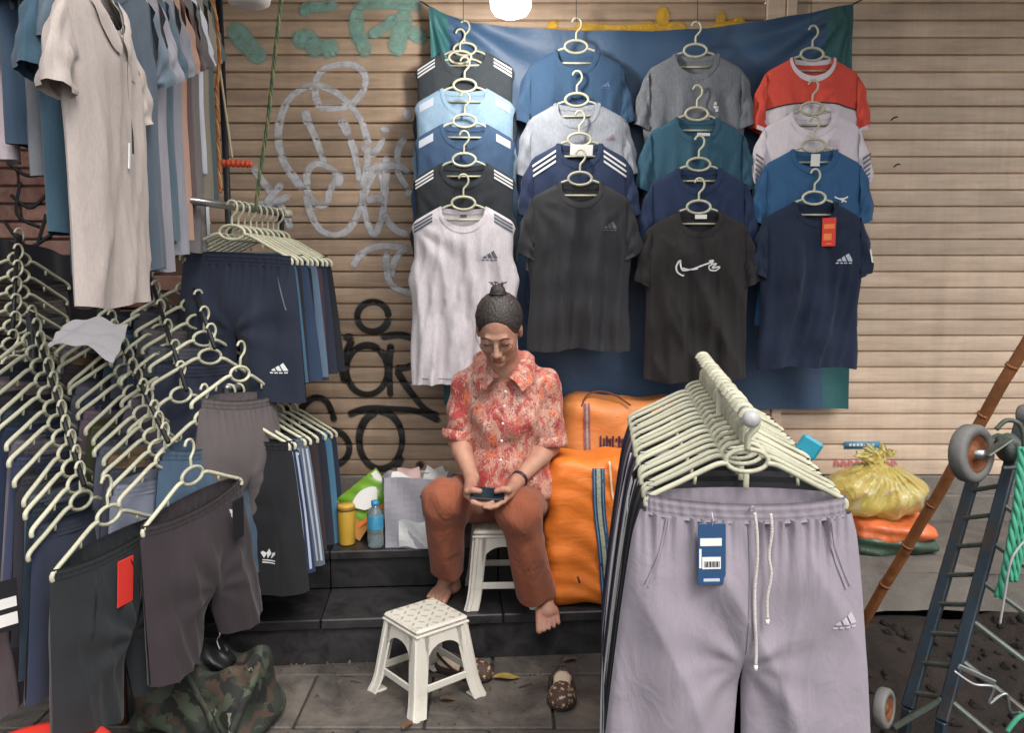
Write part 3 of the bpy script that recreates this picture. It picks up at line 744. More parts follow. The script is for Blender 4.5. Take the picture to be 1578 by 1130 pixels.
def swing_tag(parent, x, z, y, w, h, mat, tilt=0, marks=True, mm=None, yaw=0):
    b = MB().box((-w/2, -.0012, -h), (w/2, .0012, 0), .0008)
    o = put('swing_tag', b.mesh('swing_tag', mat, False), parent, (x, y, z), (R(4), R(tilt), yaw))
    if marks:
        m2 = MB()
        m2.box((-w*.38, -.0018, -h*.38), (w*.38, -.0013, -h*.22)); m2.box((-w*.38, -.0018, -h*.78), (w*.2, -.0013, -h*.55)); m2.box((-w*.2, -.0018, -h*.93), (w*.2, -.0013, -h*.89))
        m2.build('printed_panel', mm or CARD, o, False)
    MB().tube([(0, 0, 0), (.002, .002, .012), (0, .004, .022)], .0006, 4).build('string', BLACK_P, o)
    return o
FAB = {}
def F(hexc, **k):
    key = hexc+str(sorted(k.items()))
    if key not in FAB: FAB[key] = fabric('fabric '+key, c(hexc), **k)
    return FAB[key]
# ------------------------------------------------------------------ blue tarpaulin behind the shirts
TY = 3.535
tt = [V(*p, TY) for p in [(662, 12), (690, 26), (730, 37), (800, 44), (900, 49), (1000, 50), (1075, 45), (1150, 37), (1230, 26), (1312, 8)]]
tb = [V(*p, TY) for p in [(685, 622), (760, 628), (900, 632), (1000, 634), (1100, 632), (1200, 630), (1250, 629), (1306, 630)]]
def interp(P, x):
    if x <= P[0].x: return P[0].z
    for a, b in zip(P, P[1:]):
        if x <= b.x: return a.z+(b.z-a.z)*sm(0, 1, (x-a.x)/(b.x-a.x))*.5+(b.z-a.z)*.5*((x-a.x)/(b.x-a.x))
    return P[-1].z
tarp = thing('tarpaulin', 'blue tarpaulin with green edges tied up behind the hanging shirts', 'tarpaulin', (0, TY, 1.5))
def tarp_pt(u, v):
    xt = tt[0].x+(tt[-1].x-tt[0].x)*u; xb = tb[0].x+(tb[-1].x-tb[0].x)*u
    zt = interp(tt, xt); zb = interp(tb, xb); x = xt+(xb-xt)*v; z = zt+(zb-zt)*v
    y = -.006
    for cx, cz in ((tt[0].x, tt[0].z), (tt[-1].x, tt[-1].z)):
        r = math.hypot(x-cx, z-cz); a = math.atan2(z-cz, abs(x-cx)+1e-4)
        y += .011*math.sin(a*17+1)*math.exp(-((r-.18)/.30)**2)*sm(.01, .1, r)
    y += .007*math.sin(x*9+z*3)+.005*math.sin(x*4-z*11+1)+.006*math.sin(z*26+x*5)*math.exp(-(v/.13)**2)+.003*math.sin(x*23+z*9)
    y += .010*math.sin(x*26+2*math.sin(z*6))*sm(.75, 1, v)
    return (x, y-.012, z-1.5)
TARPB = plain('blue_tarpaulin', c('#35506f'), .5, var=.2, vscale=4, bump=.25, bscale=22, spec=.45)
TARPG = plain('green_tarpaulin', c('#2b5f62'), .5, var=.2, vscale=5, bump=.25, bscale=22, spec=.45)
MB().grid(lambda u, v: tarp_pt(.045+u*.89, v), 110, 80).build('sheet', TARPB, tarp)
MB().grid(lambda u, v: tarp_pt(u*.045, v), 10, 80).build('green_edge', TARPG, tarp)
MB().grid(lambda u, v: tarp_pt(.935+u*.065, v), 14, 80).build('green_edge', TARPG, tarp)
for (q, e) in ((tt[0], V(650, 2, 3.58)), (tt[-1], V(1330, -2, 3.58))):
    MB().tube([(q.x, -.02, q.z-1.5), (e.x, e.y-TY, e.z-1.5)], .003, 5).build('tie_cord', BLACK_P, tarp)
# ------------------------------------------------------------------ shirts hanging in four columns
def wall_shirt(px, py, Y, label, cat, name, mat, seed, hl, tank=False, rz=0, L=.68, sleeves=None, band=None, front=False, **kw):
    p = V(px, py, Y)
    t = thing(name, label, cat, p, (0, 0, R(rz)), 'sportswear tops hanging on the tarpaulin')
    if not front: kw.update(D=.028, amp=.75)
    s = Tee(seed, L=L, tank=tank, **kw)
    s.body('torso', mat, t)
    if not tank:
        for sg in (-1, 1): s.sleeve(sg, sleeves or mat, t)
    s.neckband(band or mat, t)
    hanger(hl, p+Vector((0, .004, 0)), (0, 0, R(rz)), 'cream hangers chained on the wall columns')
    return t, s
GR = 'cream hangers'
TX = 3.285; DY = .054
# column 1: sleeveless tops
c1 = [(716, 75, '#3b4045', 'charcoal sleeveless top with white shoulder stripes, topmost of the left column', 'w'),
      (716, 131, '#86a0b6', 'light blue sleeveless top with pale shoulder stripes', 'p'),
      (716, 186, '#3a506c', 'mid blue sleeveless top with pale shoulder patches under the light blue one', 'p'),
      (715, 246, '#2d3135', 'black sleeveless top with white shoulder stripes directly above the pale grey one', 'w'),
      (714, 313, '#cdc6ca', 'pale grey sleeveless top with dark shoulder stripes and small chest logo', 'g')]
PALE = plain('pale_print', c('#b9bfca'), .6, var=.04)
for i, (px, py, col, lab, st_) in enumerate(c1):
    m = F(col, heather=.06); Y = TX+DY*(4-i)
    t, s = wall_shirt(px, py, Y, lab, 'tank top', 'sleeveless_shirt', m, 11+i, 'cream hanger of the '+lab.split(',')[0].split(' directly')[0].split(' under')[0], tank=True, rz=[-3, 2, 3, -2, 1][i], sw=.198, L=.682, chest=.203, hem=.205, nw=.085, nd_=.075+.01*(i == 1), amp=1.35, front=i == 4)
    pm = {'w': WHITE_P, 'p': PALE, 'g': plain('dark_print', c('#4b5260'), .6)}[st_]
    for sg in (-1, 1):
        qs = [[(sg*a, b) for a, b in q] for q in [[(p_[0], p_[1]) for p_ in q] for q in shoulder_stripes(.198, -.076)[3:]]]
        if st_ == 'p': qs = [[(sg*.120, -.048), (sg*.175, -.078), (sg*.175, -.106), (sg*.120, -.078)]]
        s.decal('shoulder_stripes', qs, pm, t)
    if i == 4:
        s.decal('chest_logo', mountain_logo(.095, -.205, .034), GREY_P, t)
        s.line('hem_seam', [(-.18, -.660), (0, -.662), (.18, -.660)], .003, GREY_P, t, off=.001)
        s.decal('neck_label', [[(-.012, -.038), (.012, -.038), (.012, -.052), (-.012, -.052)]], GREY_P, t, off=-.004, fy=lambda x, z: s.fy(x, z, True)-.006)
# column 2
c2 = [(888, 71, '#364f6b', 'blue short-sleeved T-shirt, topmost of the second column', None),
      (889, 153, '#9397a0', 'light grey T-shirt with dark collar below the blue one', None),
      (893, 215, '#2c3752', 'navy T-shirt with three white stripes on each shoulder and a white tag', 's'),
      (894, 275, '#323235', 'plain charcoal T-shirt with faint chest logo beside the woman', 'l')]
for i, (px, py, col, lab, st_) in enumerate(c2):
    m = F(col, heather=.10 if i == 1 else .03); Y = TX+DY*(3-i)
    t, s = wall_shirt(px, py, Y, lab, 't-shirt', 't_shirt', m, 31+i, 'cream hanger of the '+lab.split(',')[0].split(' on each')[0], rz=[2, -3, 1, 2][i], L=[.64, .64, .62, .645][i], nd_=.075, amp=1.5, front=i == 3)
    if st_ == 's':
        qs = shoulder_stripes(.188, -.076, 3, .09, .178, .009, .010, dz=-.046)
        s.decal('shoulder_stripes', qs[:3], WHITE_P, t, off=.004); s.decal('shoulder_stripes', qs[3:], WHITE_P, t, off=.004)
        swing_tag(t, .006, -.022, -.030, .085, .040, CARD, 2, False)
    if st_ == 'l': s.decal('chest_logo', mountain_logo(.105, -.185, .032), GREY_P, t); s.decal('sleeve_mark', [[(-.2, -.19), (-.19, -.19), (-.19, -.2), (-.2, -.2)]], GREY_P, t)
    if i == 0: s.decal('chest_logo', mountain_logo(.11, -.155, .022), plain('dim_blue_print', c('#587199'), .6), t)
    if i == 1: s.decal('chest_logo', mountain_logo(.125, -.150, .020), plain('dull_rose_print', c('#8d7378'), .6), t)
# column 3
c3 = [(1072, 77, '#72757b', 'heather grey T-shirt, topmost of the third column', 0),
      (1074, 175, '#35586a', 'dark teal T-shirt between the grey one and the navy one', 1),
      (1077, 253, '#25324e', 'dark navy T-shirt behind the black one with white sketched logo', 2),
      (1077, 319, '#2a2728', 'black T-shirt with white sketched tick logo across the chest', 3)]
def tick(cx, cz, k):
    P = [(-.062, .020), (-.070, .000), (-.066, -.018), (-.052, -.028), (-.045, -.027)]
    Q = [(-.060, .022), (-.056, -.004), (-.045, -.012), (-.015, -.006), (.020, .006), (.045, .016)]
    S = [(-.052, -.004), (-.030, -.009), (.0, -.006)]
    T = [(.035, .018), (.050, .020), (.044, .008), (.060, .010), (.048, -.004), (.070, .000), (.060, -.012), (.040, -.010), (.036, .002), (.046, .006)]
    return [[(cx+a*k, cz+b*k) for a, b in L] for L in (P, Q, S, T)]
for i, (px, py, col, lab, st_) in enumerate(c3):
    m = F(col, heather=.12 if i == 0 else .04, **({'mottled': .22} if i == 3 else {})); Y = TX+DY*(3-i)
    t, s = wall_shirt(px, py, Y, lab, 't-shirt', 't_shirt', m, 51+i, 'cream hanger of the '+lab.split(' behind')[0].split(',')[0], rz=[-2, 3, -1, -3][i], L=[.66, .66, .63, .655][i], nd_=.080, amp=1.6, front=i == 3)
    if st_ == 0: s.decal('chest_logo', [[(.07, -.200), (.082, -.200), (.080, -.212), (.068, -.212)], [(.066, -.214), (.088, -.216), (.088, -.224), (.068, -.224)], [(.074, -.226), (.088, -.226), (.086, -.236), (.076, -.236)]], WHITE_P, t)
    if st_ == 1: swing_tag(t, .02, -.075, -.03, .05, .012, CARD, 1, False)
    if st_ == 3:
        for L_ in tick(-.004, -.222, 1.15): s.line('tick_logo', L_, .0055, WHITE_P, t)
        s.decal('neck_label', [[(-.014, -.028), (.030, -.028), (.030, -.044), (-.014, -.044)]], CARD, t, fy=lambda x, z: -.002)
        dust = fabric('dusty', c('#55504e'), mottled=.3)
# column 4
c4 = [(1252, 83, '#de5547', 'coral red and white T-shirt with pale neckband, topmost of the right column', 0),
      (1252, 167, '#d9d0d6', 'white T-shirt with striped sleeve edges under the coral one', 1),
      (1254, 224, '#345a80', 'bright blue T-shirt with small white leaping logo', 2),
      (1255, 305, '#1f283c', 'dark navy T-shirt with red swing tag at its neck', 3)]
for i, (px, py, col, lab, st_) in enumerate(c4):
    m = F(col, heather=.03); Y = TX+DY*(3-i)
    wh = F('#d9d0d6')
    t, s = wall_shirt(px, py, Y, lab, 't-shirt', 't_shirt', m, 71+i, 'cream hanger of the '+lab.split(',')[0].split(' on each')[0], rz=[1, -3, -2, 3][i], L=[.66, .66, .69, .64][i], nd_=.072, amp=1.5, front=i == 3, band=wh if i == 0 else None)
    if st_ == 0:
        q = []
        for k in range(14):
            x0 = -.182+k*.026; x1 = x0+.026; za = lambda x: -.185-.0-.9*x*x
            q.append([(x0, za(x0)), (x1, za(x1)), (x1, za(x1)-.12), (x0, za(x0)-.12)])
        s.decal('white_chest_panel', q, wh, t, off=.002, n=4)
        s.line('chest_piping', [(-.180, -.214), (-.1, -.194), (0, -.185), (.1, -.194), (.180, -.214)], .005, BLACK_P, t, off=.005)
        for sg in (-1, 1): s.decal('sleeve_hem', [[(sg*.175, -.285), (sg*.215, -.270), (sg*.217, -.286), (sg*.175, -.30)]], wh, t, fy=lambda x, z: -.034)
    if st_ == 1:
        for sg in (-1, 1):
            s.decal('sleeve_stripes', [[(sg*(.185+.002*k), -.19-.018*k), (sg*(.215), -.17-.018*k), (sg*.215, -.178-.018*k), (sg*(.185+.002*k), -.198-.018*k)] for k in range(6)], GREY_P, t, fy=lambda x, z: -.036)
        s.decal('faint_print', [[(.06, -.12), (.10, -.12), (.10, -.2), (.06, -.2)]], plain('faint_pink', c('#cfbcc6'), .7, var=.2, vscale=40), t, off=.003)
        s.decal('flower_motif', [[(.03+.012*a, -.17+.01*b), (.045+.012*a, -.165+.01*b), (.04+.012*a, -.178+.01*b), (.03+.012*a, -.18+.01*b)] for a, b in ((0, 0), (1, 1.5), (2, 0), (1, -1))], plain('cream_print', c('#d9cdb2'), .6), t, off=.004)
    if st_ == 2:
        for L_ in ([(.080, -.195), (.094, -.200), (.108, -.206), (.122, -.212)], [(.094, -.200), (.112, -.200), (.128, -.192)], [(.108, -.206), (.104, -.214)], [(.078, -.192), (.088, -.198)]): s.line('leaping_logo', L_, .0055, WHITE_P, t)
        swing_tag(t, 0, -.035, -.030, .034, .045, CARD, 0, False)
    if st_ == 3:
        s.decal('chest_logo', mountain_logo(.110, -.235, .034), PALE, t)
        swing_tag(t, .040, -.075, -.05, .052, .105, RED_P, -2, True, plain('orange_print', c('#e8843c'), .5))
        s.decal('sleeve_stripe', [[(.205, -.19), (.211, -.19), (.222, -.24), (.216, -.24)]], WHITE_P, t, fy=lambda x, z: -.034)
# strings the columns hang from
for px in (714, 888, 1075, 1250):
    a = V(px, 34, 3.43); b = V(px, -60, 3.50)
    tag(MB().tube([a, b], .0016, 5).build('hanging_string', plain('dark_cord', c('#3c3a3a'), .8)), {714: 'thin dark string holding up the sleeveless tops column', 888: 'thin dark string holding up the second column of shirts', 1075: 'thin dark string holding up the third column of shirts', 1250: 'thin dark string holding up the rightmost column of shirts'}[px], 'string')
# spare hanger tips seen at the left of column one
for i, (px, py) in enumerate(((664, 96), (670, 218))):
    hanger(['empty cream hanger poking out left beside the charcoal sleeveless top', 'empty cream hanger poking out left beside the mid blue sleeveless top'][i], V(px+45, py-8, 3.50), (0, 0, R(-4)), 'cream hangers chained on the wall columns')
# ------------------------------------------------------------------ lit bulb and dark lamp above
LAMP = plain('lit_lamp_glass', (1, .97, .92, 1), .4, emit=9)
lp = V(787, -2, 3.05)
lamp = thing('light_bulb', 'bright lit white bulb hanging above the left shirts', 'light bulb', lp)
MB().lathe([(.0, -.062), (.03, -.060), (.055, -.050), (.068, -.030), (.070, -.005), (.070, .07), (.062, .10), (.03, .12)], 28).build('diffuser', LAMP, lamp)
MB().lathe([(.03, .119), (.032, .15), (.018, .165), (.018, .21), (0, .212)], 20).build('socket', plain('lamp_socket', c('#cfcfcf'), .5), lamp)
MB().tube([(0, 0, .21), (0, 0, .6)], .004, 6).build('cable', BLACK_P, lamp)
ll = bpy.data.lights.new('bulb_light', 'POINT'); ll.energy = 12; ll.shadow_soft_size = .06; ll.color = (1, .96, .9)
lo = bpy.data.objects.new('bulb_light', ll); COL.objects.link(lo); lo.parent = lamp; lo.location = (0, 0, -.10)
l2 = thing('lamp_shade', 'unlit white round lamp cut by the top edge above the graffiti', 'lamp', V(383, -16, 2.6))
MB().lathe([(0, -.048), (.04, -.047), (.058, -.038), (.064, -.015), (.064, .08), (.03, .10), (0, .10)], 26).build('diffuser', plain('white_diffuser', c('#cfc9c4'), .4), l2)
MB().tube([(0, 0, .10), (0, 0, .5)], .004, 6).build('cable', BLACK_P, l2)
# ------------------------------------------------------------------ left side: long shirts seen edge-on, racks of shorts
def side_tee(X, Y, label, name, col, seed, rz=90, polo=False, L=.72, Z=2.03, sleeve=None, **kw):
    t = thing(name, label, 'polo shirt' if polo else 't-shirt', (X, Y, Z), (0, 0, R(rz)), 'shirts hanging in the upper left')
    s = Tee(seed, L=L, sw=.19, chest=.205, hem=.205, nd_=.09, D=.05 if seed < 110 else .020, amp=.8 if seed < 110 else .55, **kw); m = F(col, heather=.04)
    s.body('torso', m, t)
    for sg in (-1, 1): s.sleeve(sg, (F(sleeve) if sleeve else m), t, Ls=.19, drop=.0, flare=.035)
    if polo:
        for sg in (-1, 1):
            mb = MB()
            def fn(u, v, sg=sg):
                x = sg*(.085-.075*u); z = -.018-.10*u*.9-.03*math.sin(u*3)-(.045+.012*u)*v
                x2 = x+sg*.02*v
                return (x2, s.fy(x2, min(z, -.03))-.006-.008*math.sin(math.pi*v), z)
            mb.grid(fn, 12, 5); mb.build('collar', m, t)
        s.line('zip', [(.0, -.10), (.002, -.2), (-.002, -.3), (.002, -.385)], .0055, BLACK_P, t, off=.015)
        s.line('collar_edge', [(-.078, -.03), (-.03, -.09), (0, -.115)], .004, BLACK_P, t, off=.012)
        put('zip_pull', MB().box((-.004, -.002, -.06), (.004, .002, 0), .001).mesh('zip_pull', WHITE_P, False), t, (.004, s.fy(0, -.385)-.008, -.36), (R(3), R(3), 0))
        s.line('chest_lettering', [(.075, -.205), (.09, -.203), (.105, -.205)], .003, GREY_P, t)
    else: s.neckband(m, t)
    h = hanger('cream hanger of the '+label.split(',')[0], (X+.004, Y, Z), (0, 0, R(rz)), 'cream hangers in the upper left')
    return t, s
side_tee(-.955, 2.075, 'long beige zip-neck polo shirt, frontmost in the upper left', 'polo_shirt', '#b0a59f', 101, 93, True, L=.735, Z=2.055)
side_tee(-1.05, 2.17, 'teal polo shirt showing its folded sleeve left of the beige one', 'polo_shirt', '#3c5666', 102, 92, L=.63, Z=2.11)
side_tee(-1.10, 2.22, 'slate grey shirt between the teal shirt and the dark blue one', 't_shirt', '#76797f', 103, 90, L=.66, Z=2.27)
side_tee(-1.14, 2.20, 'dark blue shirt left of the teal sleeve', 't_shirt', '#3d5064', 104, 90, L=.64, Z=2.33)
side_tee(-1.22, 1.95, 'white shirt with thin dark side stripe at the left edge', 't_shirt', '#d5c9d0', 105, 86, L=.62, Z=2.27)
bk = [('#4a5765', 'slate blue shirt directly behind the beige polo', .73, '#5c6a76'), ('#8b8a94', 'lilac grey long shirt third behind the beige polo', .76, None),
      ('#4d5f6c', 'dark slate shirt with white sleeve piping, fourth behind the beige polo', .70, None), ('#868791', 'cool grey shirt with drooping sleeve, fifth behind the beige polo', .77, None), ('#b08b7a', 'peach pink shirt near the far end of the upper rail', .75, None),
      ('#5d4b4c', 'brown shirt behind the peach pink one', .66, None), ('#6f6a6b', 'taupe long shirt behind the peach one', .84, None), ('#c9cdd8', 'white shirt at the far end of the upper rail', .60, None),
      ('#8c8578', 'olive grey shirt behind the far white shirt', .72, None), ('#556468', 'dusty teal shirt last on the upper rail', .74, None)]
for i, (col, lab, L_, sl_) in enumerate(bk):
    Y = 2.20+.098*i
    side_tee(-.985-.016*i, Y, lab, 't_shirt', col, 120+i, 90-8+rnd.uniform(-1.5, 1.5), L=L_+.05, Z=2.17+.028*i, sleeve=sl_)
# rail above carrying them
rr_ = thing('clothes_rail', 'dark metal rail above the picture carrying the long shirts', 'clothes rail', (-1.0, 2.4, 2.16))
MB().tube([(.06, -.85, .03), (-.08, .95, .36)], .012, 8).build('rail', DARKM, rr_)
MB().tube([(-.08, .93, .36), (-.08, .93, -2.16)], .013, 8).build('upright', DARKM, rr_)
# ------- racks of shorts
SHORTC = ['#2f3034', '#75696d', '#33394a', '#26303f', '#4e555c', '#30333a', '#5a5560', '#3f4a38', '#6c655c', '#2b2f45', '#515f6d', '#3a3436']
_bc = {}
def hidden_bottom(v):     # the plain shorts further back on a rack: shared shapes, own cloth
    if v in _bc: return _bc[v]
    s = Bottoms(300+v, L=.44, ww=.188, hw=.235, crotch=.25, D=.028, dip=.012, amp=.4, gather=0)
    r = []
    e = bpy.data.objects.new('tmp', None); COL.objects.link(e)
    s.waist(F('#2f3034'), e, 60, 30); s.legs(F('#2f3034'), e, 10, 16)
    for ch in list(e.children): r.append((ch.name.split('.')[0], ch.data)); bpy.data.objects.remove(ch)
    bpy.data.objects.remove(e); _bc[v] = r; return r
def shorts_plain(label, col, loc, rot, grp, v):
    t = thing('shorts', label, 'shorts', loc, rot, grp)
    for nm, me in hidden_bottom(v): put(nm, me, t, mat=F(col))
    return t
def off(loc, rz, d):     # point d metres towards the wearer's back (local +y)
    return Vector(loc)+Vector((-math.sin(rz)*d, math.cos(rz)*d, 0))
def local(loc, rz, x, y, z): return Vector(loc)+Vector((x*math.cos(rz)-y*math.sin(rz), x*math.sin(rz)+y*math.cos(rz), z))
def cascade(name, P0, P1, n, rz, cols, roll=0, first=None, skip_shorts=0, bar=True, dang=0):
    """n hangers from P0 (front, low) to P1 (back, high); rz turns the hanger (90 = faces +x)"""
    P0 = Vector(P0); P1 = Vector(P1)
    for k in range(n):
        p = P0.lerp(P1, k/(n-1)) if n > 1 else P0; a = R(rz+dang*k+(rnd.uniform(-4, 4) if k else 0)); rl_ = R(roll+(rnd.uniform(-3, 3) if k else 0))
        hanger(f'{ORD[k]} cream hanger from the front of the {name}', p, (0, rl_, a), 'cream hangers on the '+name, ())
        if k >= skip_shorts:
            lab = f'{["", "second", "third", "fourth", "fifth", "sixth", "seventh", "eighth", "ninth", "tenth", "eleventh", "twelfth", "thirteenth", "fourteenth", "fifteenth", "sixteenth", "seventeenth"][k]} pair of shorts back on the {name}'
            shorts_plain(lab.strip(), cols[k % len(cols)], local(p, a, 0, .004, -.072), (0, rl_, a), 'shorts on the '+name, k % 3)
    if bar:
        t = thing('slanted_display_arm', 'dark slanted metal arm carrying the '+name, 'rack arm', P0+Vector((0, 0, .085)))
        MB().tube([(0, 0, .0), tuple(P1-P0)], .007, 6).build('arm_bar', DARKM, t)
        q = P1-P0; MB().tube([tuple(q), (q.x, q.y, -P1.z+.05-.085+.0)], .014, 8).build('upright', DARKM, t)
def set_front(name, pos, rz, roll=0):
    for o in bpy.data.objects:
        if o.get('label') == f'front cream hanger from the front of the {name}': o.location = Vector(pos)+Vector((0, 0, .070)); o.rotation_euler = (0, R(roll), R(rz))
def show_shorts(loc, rz, label, col, seed, roll=0, name='shorts', grp='shorts on the left racks', hemfn=None, **kw):
    t = thing(name, label, 'shorts', loc, (0, R(roll), R(rz)), grp); kw.setdefault('wd', .34); s = Bottoms(seed, **kw); m = F(col, crease=.22)
    s.waist(m, t); s.legs(m, t, 24, 50, hemfn); return t, s
TAN = '#6b5f50'
# row A : far left, black running shorts in front
A0 = V(133, 797, 2.24); A1 = V(50, 525, 2.62)
cascade('leftmost slanted row of hangers', A0, A1, 13, 84, ['#2f3034', '#7b6f73', '#2f3548', '#22303c', '#5f6673', '#32333b', '#3a3f58', '#6f6b74', '#27324a', '#37424d'], roll=4, skip_shorts=2)
set_front('leftmost slanted row of hangers', local(A0, R(84), 0.0, 0, -.055)+Vector((.075, -.03, 0)), 75, -2)
def curved_hem(sg, u): return .06*(1-u)**2+.012*math.sin(u*3)
pA = local(A0, R(84), 0.0, 0, -.055)+Vector((.075, -.03, 0))
t, s = show_shorts(pA, 75, 'black running shorts with red swing tag and curved hems, front left rack', '#24272a', 201, -2, L=.475, ww=.20, hw=.245, crotch=.27, D=.06, dip=.014, hemfn=curved_hem, gap=.03)
swing_tag(t, -.035, -.030, min(s.fy(-.035, -.06), s.fy(-.035, -.14))-.014, .058, .125, RED_P, 3, False)
s.line('tag_print', [(-.045, -.09), (-.03, -.085)], .008, CARD, t, off=.022)
MB().tube(catmull([(-.02, -.07, -.03), (.0, -.085, -.10), (-.01, -.085, -.16)], 5), .002, 5).build('drawstring', BLACK_P, t)
s.line('tick_logo', [(.06, -.27), (.065, -.31), (.075, -.285), (.095, -.235)], .010, WHITE_P, t); s.line('piping', [(-.1, -.06), (-.115, -.12), (-.15, -.2)], .004, BLACK_P, t)
# row B
B0 = V(262, 727, 2.42); B1 = V(157, 500, 2.88)
cascade('middle slanted row of hangers', B0, B1, 15, 76, ['#352d30', '#6a5741', '#7f8494', '#3b3f4c', '#77604a', '#5c6070', '#3c3a48', '#4a4f35', '#6b5b66', '#33384f', '#5a5866', '#3d4450'], roll=5, skip_shorts=2)
pB = local(B0, R(76), 0, 0, -.074)
set_front('middle slanted row of hangers', pB+Vector((.075, -.03, .0)), 70, -5)
t, s = show_shorts(pB+Vector((.075, -.03, .0)), 70, 'dark brown shorts with black swing tag in front of the middle row', '#352e31', 202, -5, L=.445, ww=.20, hw=.235, crotch=.28, D=.055, dip=.018, gap=.05)
swing_tag(t, .085, -.02, -.085, .05, .125, BLACK_C, 2, False)
s.line('tag_print', [(.08, -.06), (.092, -.07), (.082, -.08)], .012, WHITE_P, t, off=.030)
0 and MB().grid(lambda u, v: (.185*math.cos(math.pi*u), .04*math.sin(math.pi*u)-.006, -.004-.03*v), 30, 2).build('white_lining', F('#c7c4c4'), t)
# row C and D (behind)
C0 = V(290, 644, 2.62); C1 = V(229, 452, 3.0)
cascade('third slanted row of hangers', C0, C1, 7, 70, ['#4c6478', '#3c3e4c', '#55505c', '#2d3444', '#5b5f6e'], roll=4, skip_shorts=2)
pC = local(C0, R(62), 0, 0, -.074)
set_front('third slanted row of hangers', pC+Vector((.045, .01, 0)), 72, 4)
t, s = show_shorts(pC+Vector((.045, .01, 0)), 72, 'slate blue shorts hanging in front of the third slanted row', '#42566a', 203, 4, L=.47, ww=.19, hw=.25, crotch=.27, D=.06, dip=.02)
s.line('drawstring', [(.01, -.03), (.02, -.10), (.0, -.14)], .004, BLACK_P, t, off=.008)
D0 = V(333, 578, 2.72); D1 = V(289, 446, 3.02)
cascade('short slanted row under the navy rail', D0, D1, 6, 56, ['#6a6465', '#4b4a53', '#2f3444', '#565a60'], roll=5, skip_shorts=2)
pD = local(D0, R(48), 0, 0, -.074)
set_front('short slanted row under the navy shorts', pD+Vector((.06, .05, 0)), 66, 6)
set_front('short slanted row under the navy rail', pD+Vector((.06, .05, 0)), 66, 6)
t, s = show_shorts(pD+Vector((.06, .05, 0)), 66, 'grey brown shorts with gathered waist behind the slate blue ones', '#5a5354', 204, 6, L=.50, ww=.17, hw=.215, crotch=.29, D=.06, dip=.014, gather=1.8, amp=.3)
# row E: dim hangers at far left above
cascade('dim row of hangers at the far left', V(22, 560, 2.72), V(30, 400, 3.0), 7, 70, ['#5b5350', '#3a3536', '#6d645f', '#2a2b30', '#4e4a4d'], roll=2, skip_shorts=2)
# extra garments seen at the left edge
show_shorts(V(-20, 800, 2.30), 88, 'navy shorts with white label at the left picture edge', '#3a4056', 205, 2, L=.46, ww=.19, hw=.23, D=.04)[0]
t, s = show_shorts(V(36, 812, 2.46), 86, 'mauve grey shorts behind the black running shorts', '#7d6f74', 206, 3, L=.50, ww=.18, hw=.22, D=.045)
sw1 = swing_tag(t, -.13, -.02, -.060, .05, .13, RED_P, 3, False)
lab = thing('price_card', 'black card with white label panels at the left edge', 'tag', V(8, 935, 2.03), (0, 0, R(50)))
put('card', MB().box((-.03, -.001, -.065), (.03, .001, .065)).mesh('card', BLACK_C, False), lab); put('white_panel', MB().box((-.022, -.004, -.05), (.025, -.0015, -.02)).mesh('white_panel', CARD, False), lab); put('white_panel', MB().box((-.022, -.004, -.005), (.025, -.0015, .02)).mesh('white_panel', CARD, False), lab)
# white folded cloth under hangers
cl = thing('folded_cloth', 'crumpled white and pale grey cloth lying over the racks below the beige polo', 'cloth', V(135, 505, 2.62))
MB().grid(lambda u, v: ((u-.5)*.20, -(v-.5)*.12, .025*math.sin(u*3.1)+.006*math.sin(u*14+v*5)+.004*math.sin(v*17+u*6)-.05*u*v-.05*v), 40, 26).build('sheet', F('#c9c4c6'), cl)
# ------- rail with navy shorts (upper)
r0 = V(332, 310, 2.84); r1 = V(436, 329, 3.34)
ur = thing('clothes_rail', 'metal rail carrying the navy shorts beside the white graffiti', 'clothes rail', r0)
MB().tube([(-.12, -.3, .005), tuple(r1-r0)], .013, 10).build('rail', STEEL, ur)
MB().tube([tuple((r1-r0)*.96), tuple((r1-r0)*.96+Vector((0, .02, -1.4)))], .012, 8).build('upright', DARKM, ur)
dirn = (r1-r0).normalized(); NAV = ['#27303f', '#3f6079', '#2a2628', '#2e3d55', '#1f2229', '#5a6e84', '#47383e', '#2b303f', '#23262b']
for k in range(9):
    p = r0.lerp(r1, .20+.088*k)+Vector((0, 0, -.094)); a = R(-6+rnd.uniform(-2, 2))
    if k == 0: p = p+Vector((-.0, 0, 0))
    hanger(f'{ORD[k]} cream hanger on the upper rail of navy shorts', p, (0, R(2), a), 'cream hangers on the upper navy shorts rail', ())
    if k == 0:
        t, s = show_shorts(p+Vector((.018, 0, -.072)), -8, 'navy shorts with small white triangular logo, front of the upper rail', '#232938', 211, 2, L=.49, ww=.185, hw=.235, crotch=.27, D=.055, dip=-.004, gap=.02)
        s.decal('thigh_logo', mountain_logo(.160, -.385, .032), WHITE_P, t); s.line('zip_pocket', [(.15, -.07), (.165, -.12), (.185, -.18)], .004, GREY_P, t, off=.004)
    else:
        shorts_plain(f'{ORD[k]} pair of shorts on the upper rail of navy shorts', NAV[k], p+Vector((.0, 0, -.072)), (0, R(rnd.uniform(-1, 4)), a), 'shorts on the upper navy shorts rail', k % 3)
MB().tube([tuple(r1-r0), tuple(r1-r0+Vector((.02, .03, 0)))], .016, 10).build('end_cap', CREAM, ur)
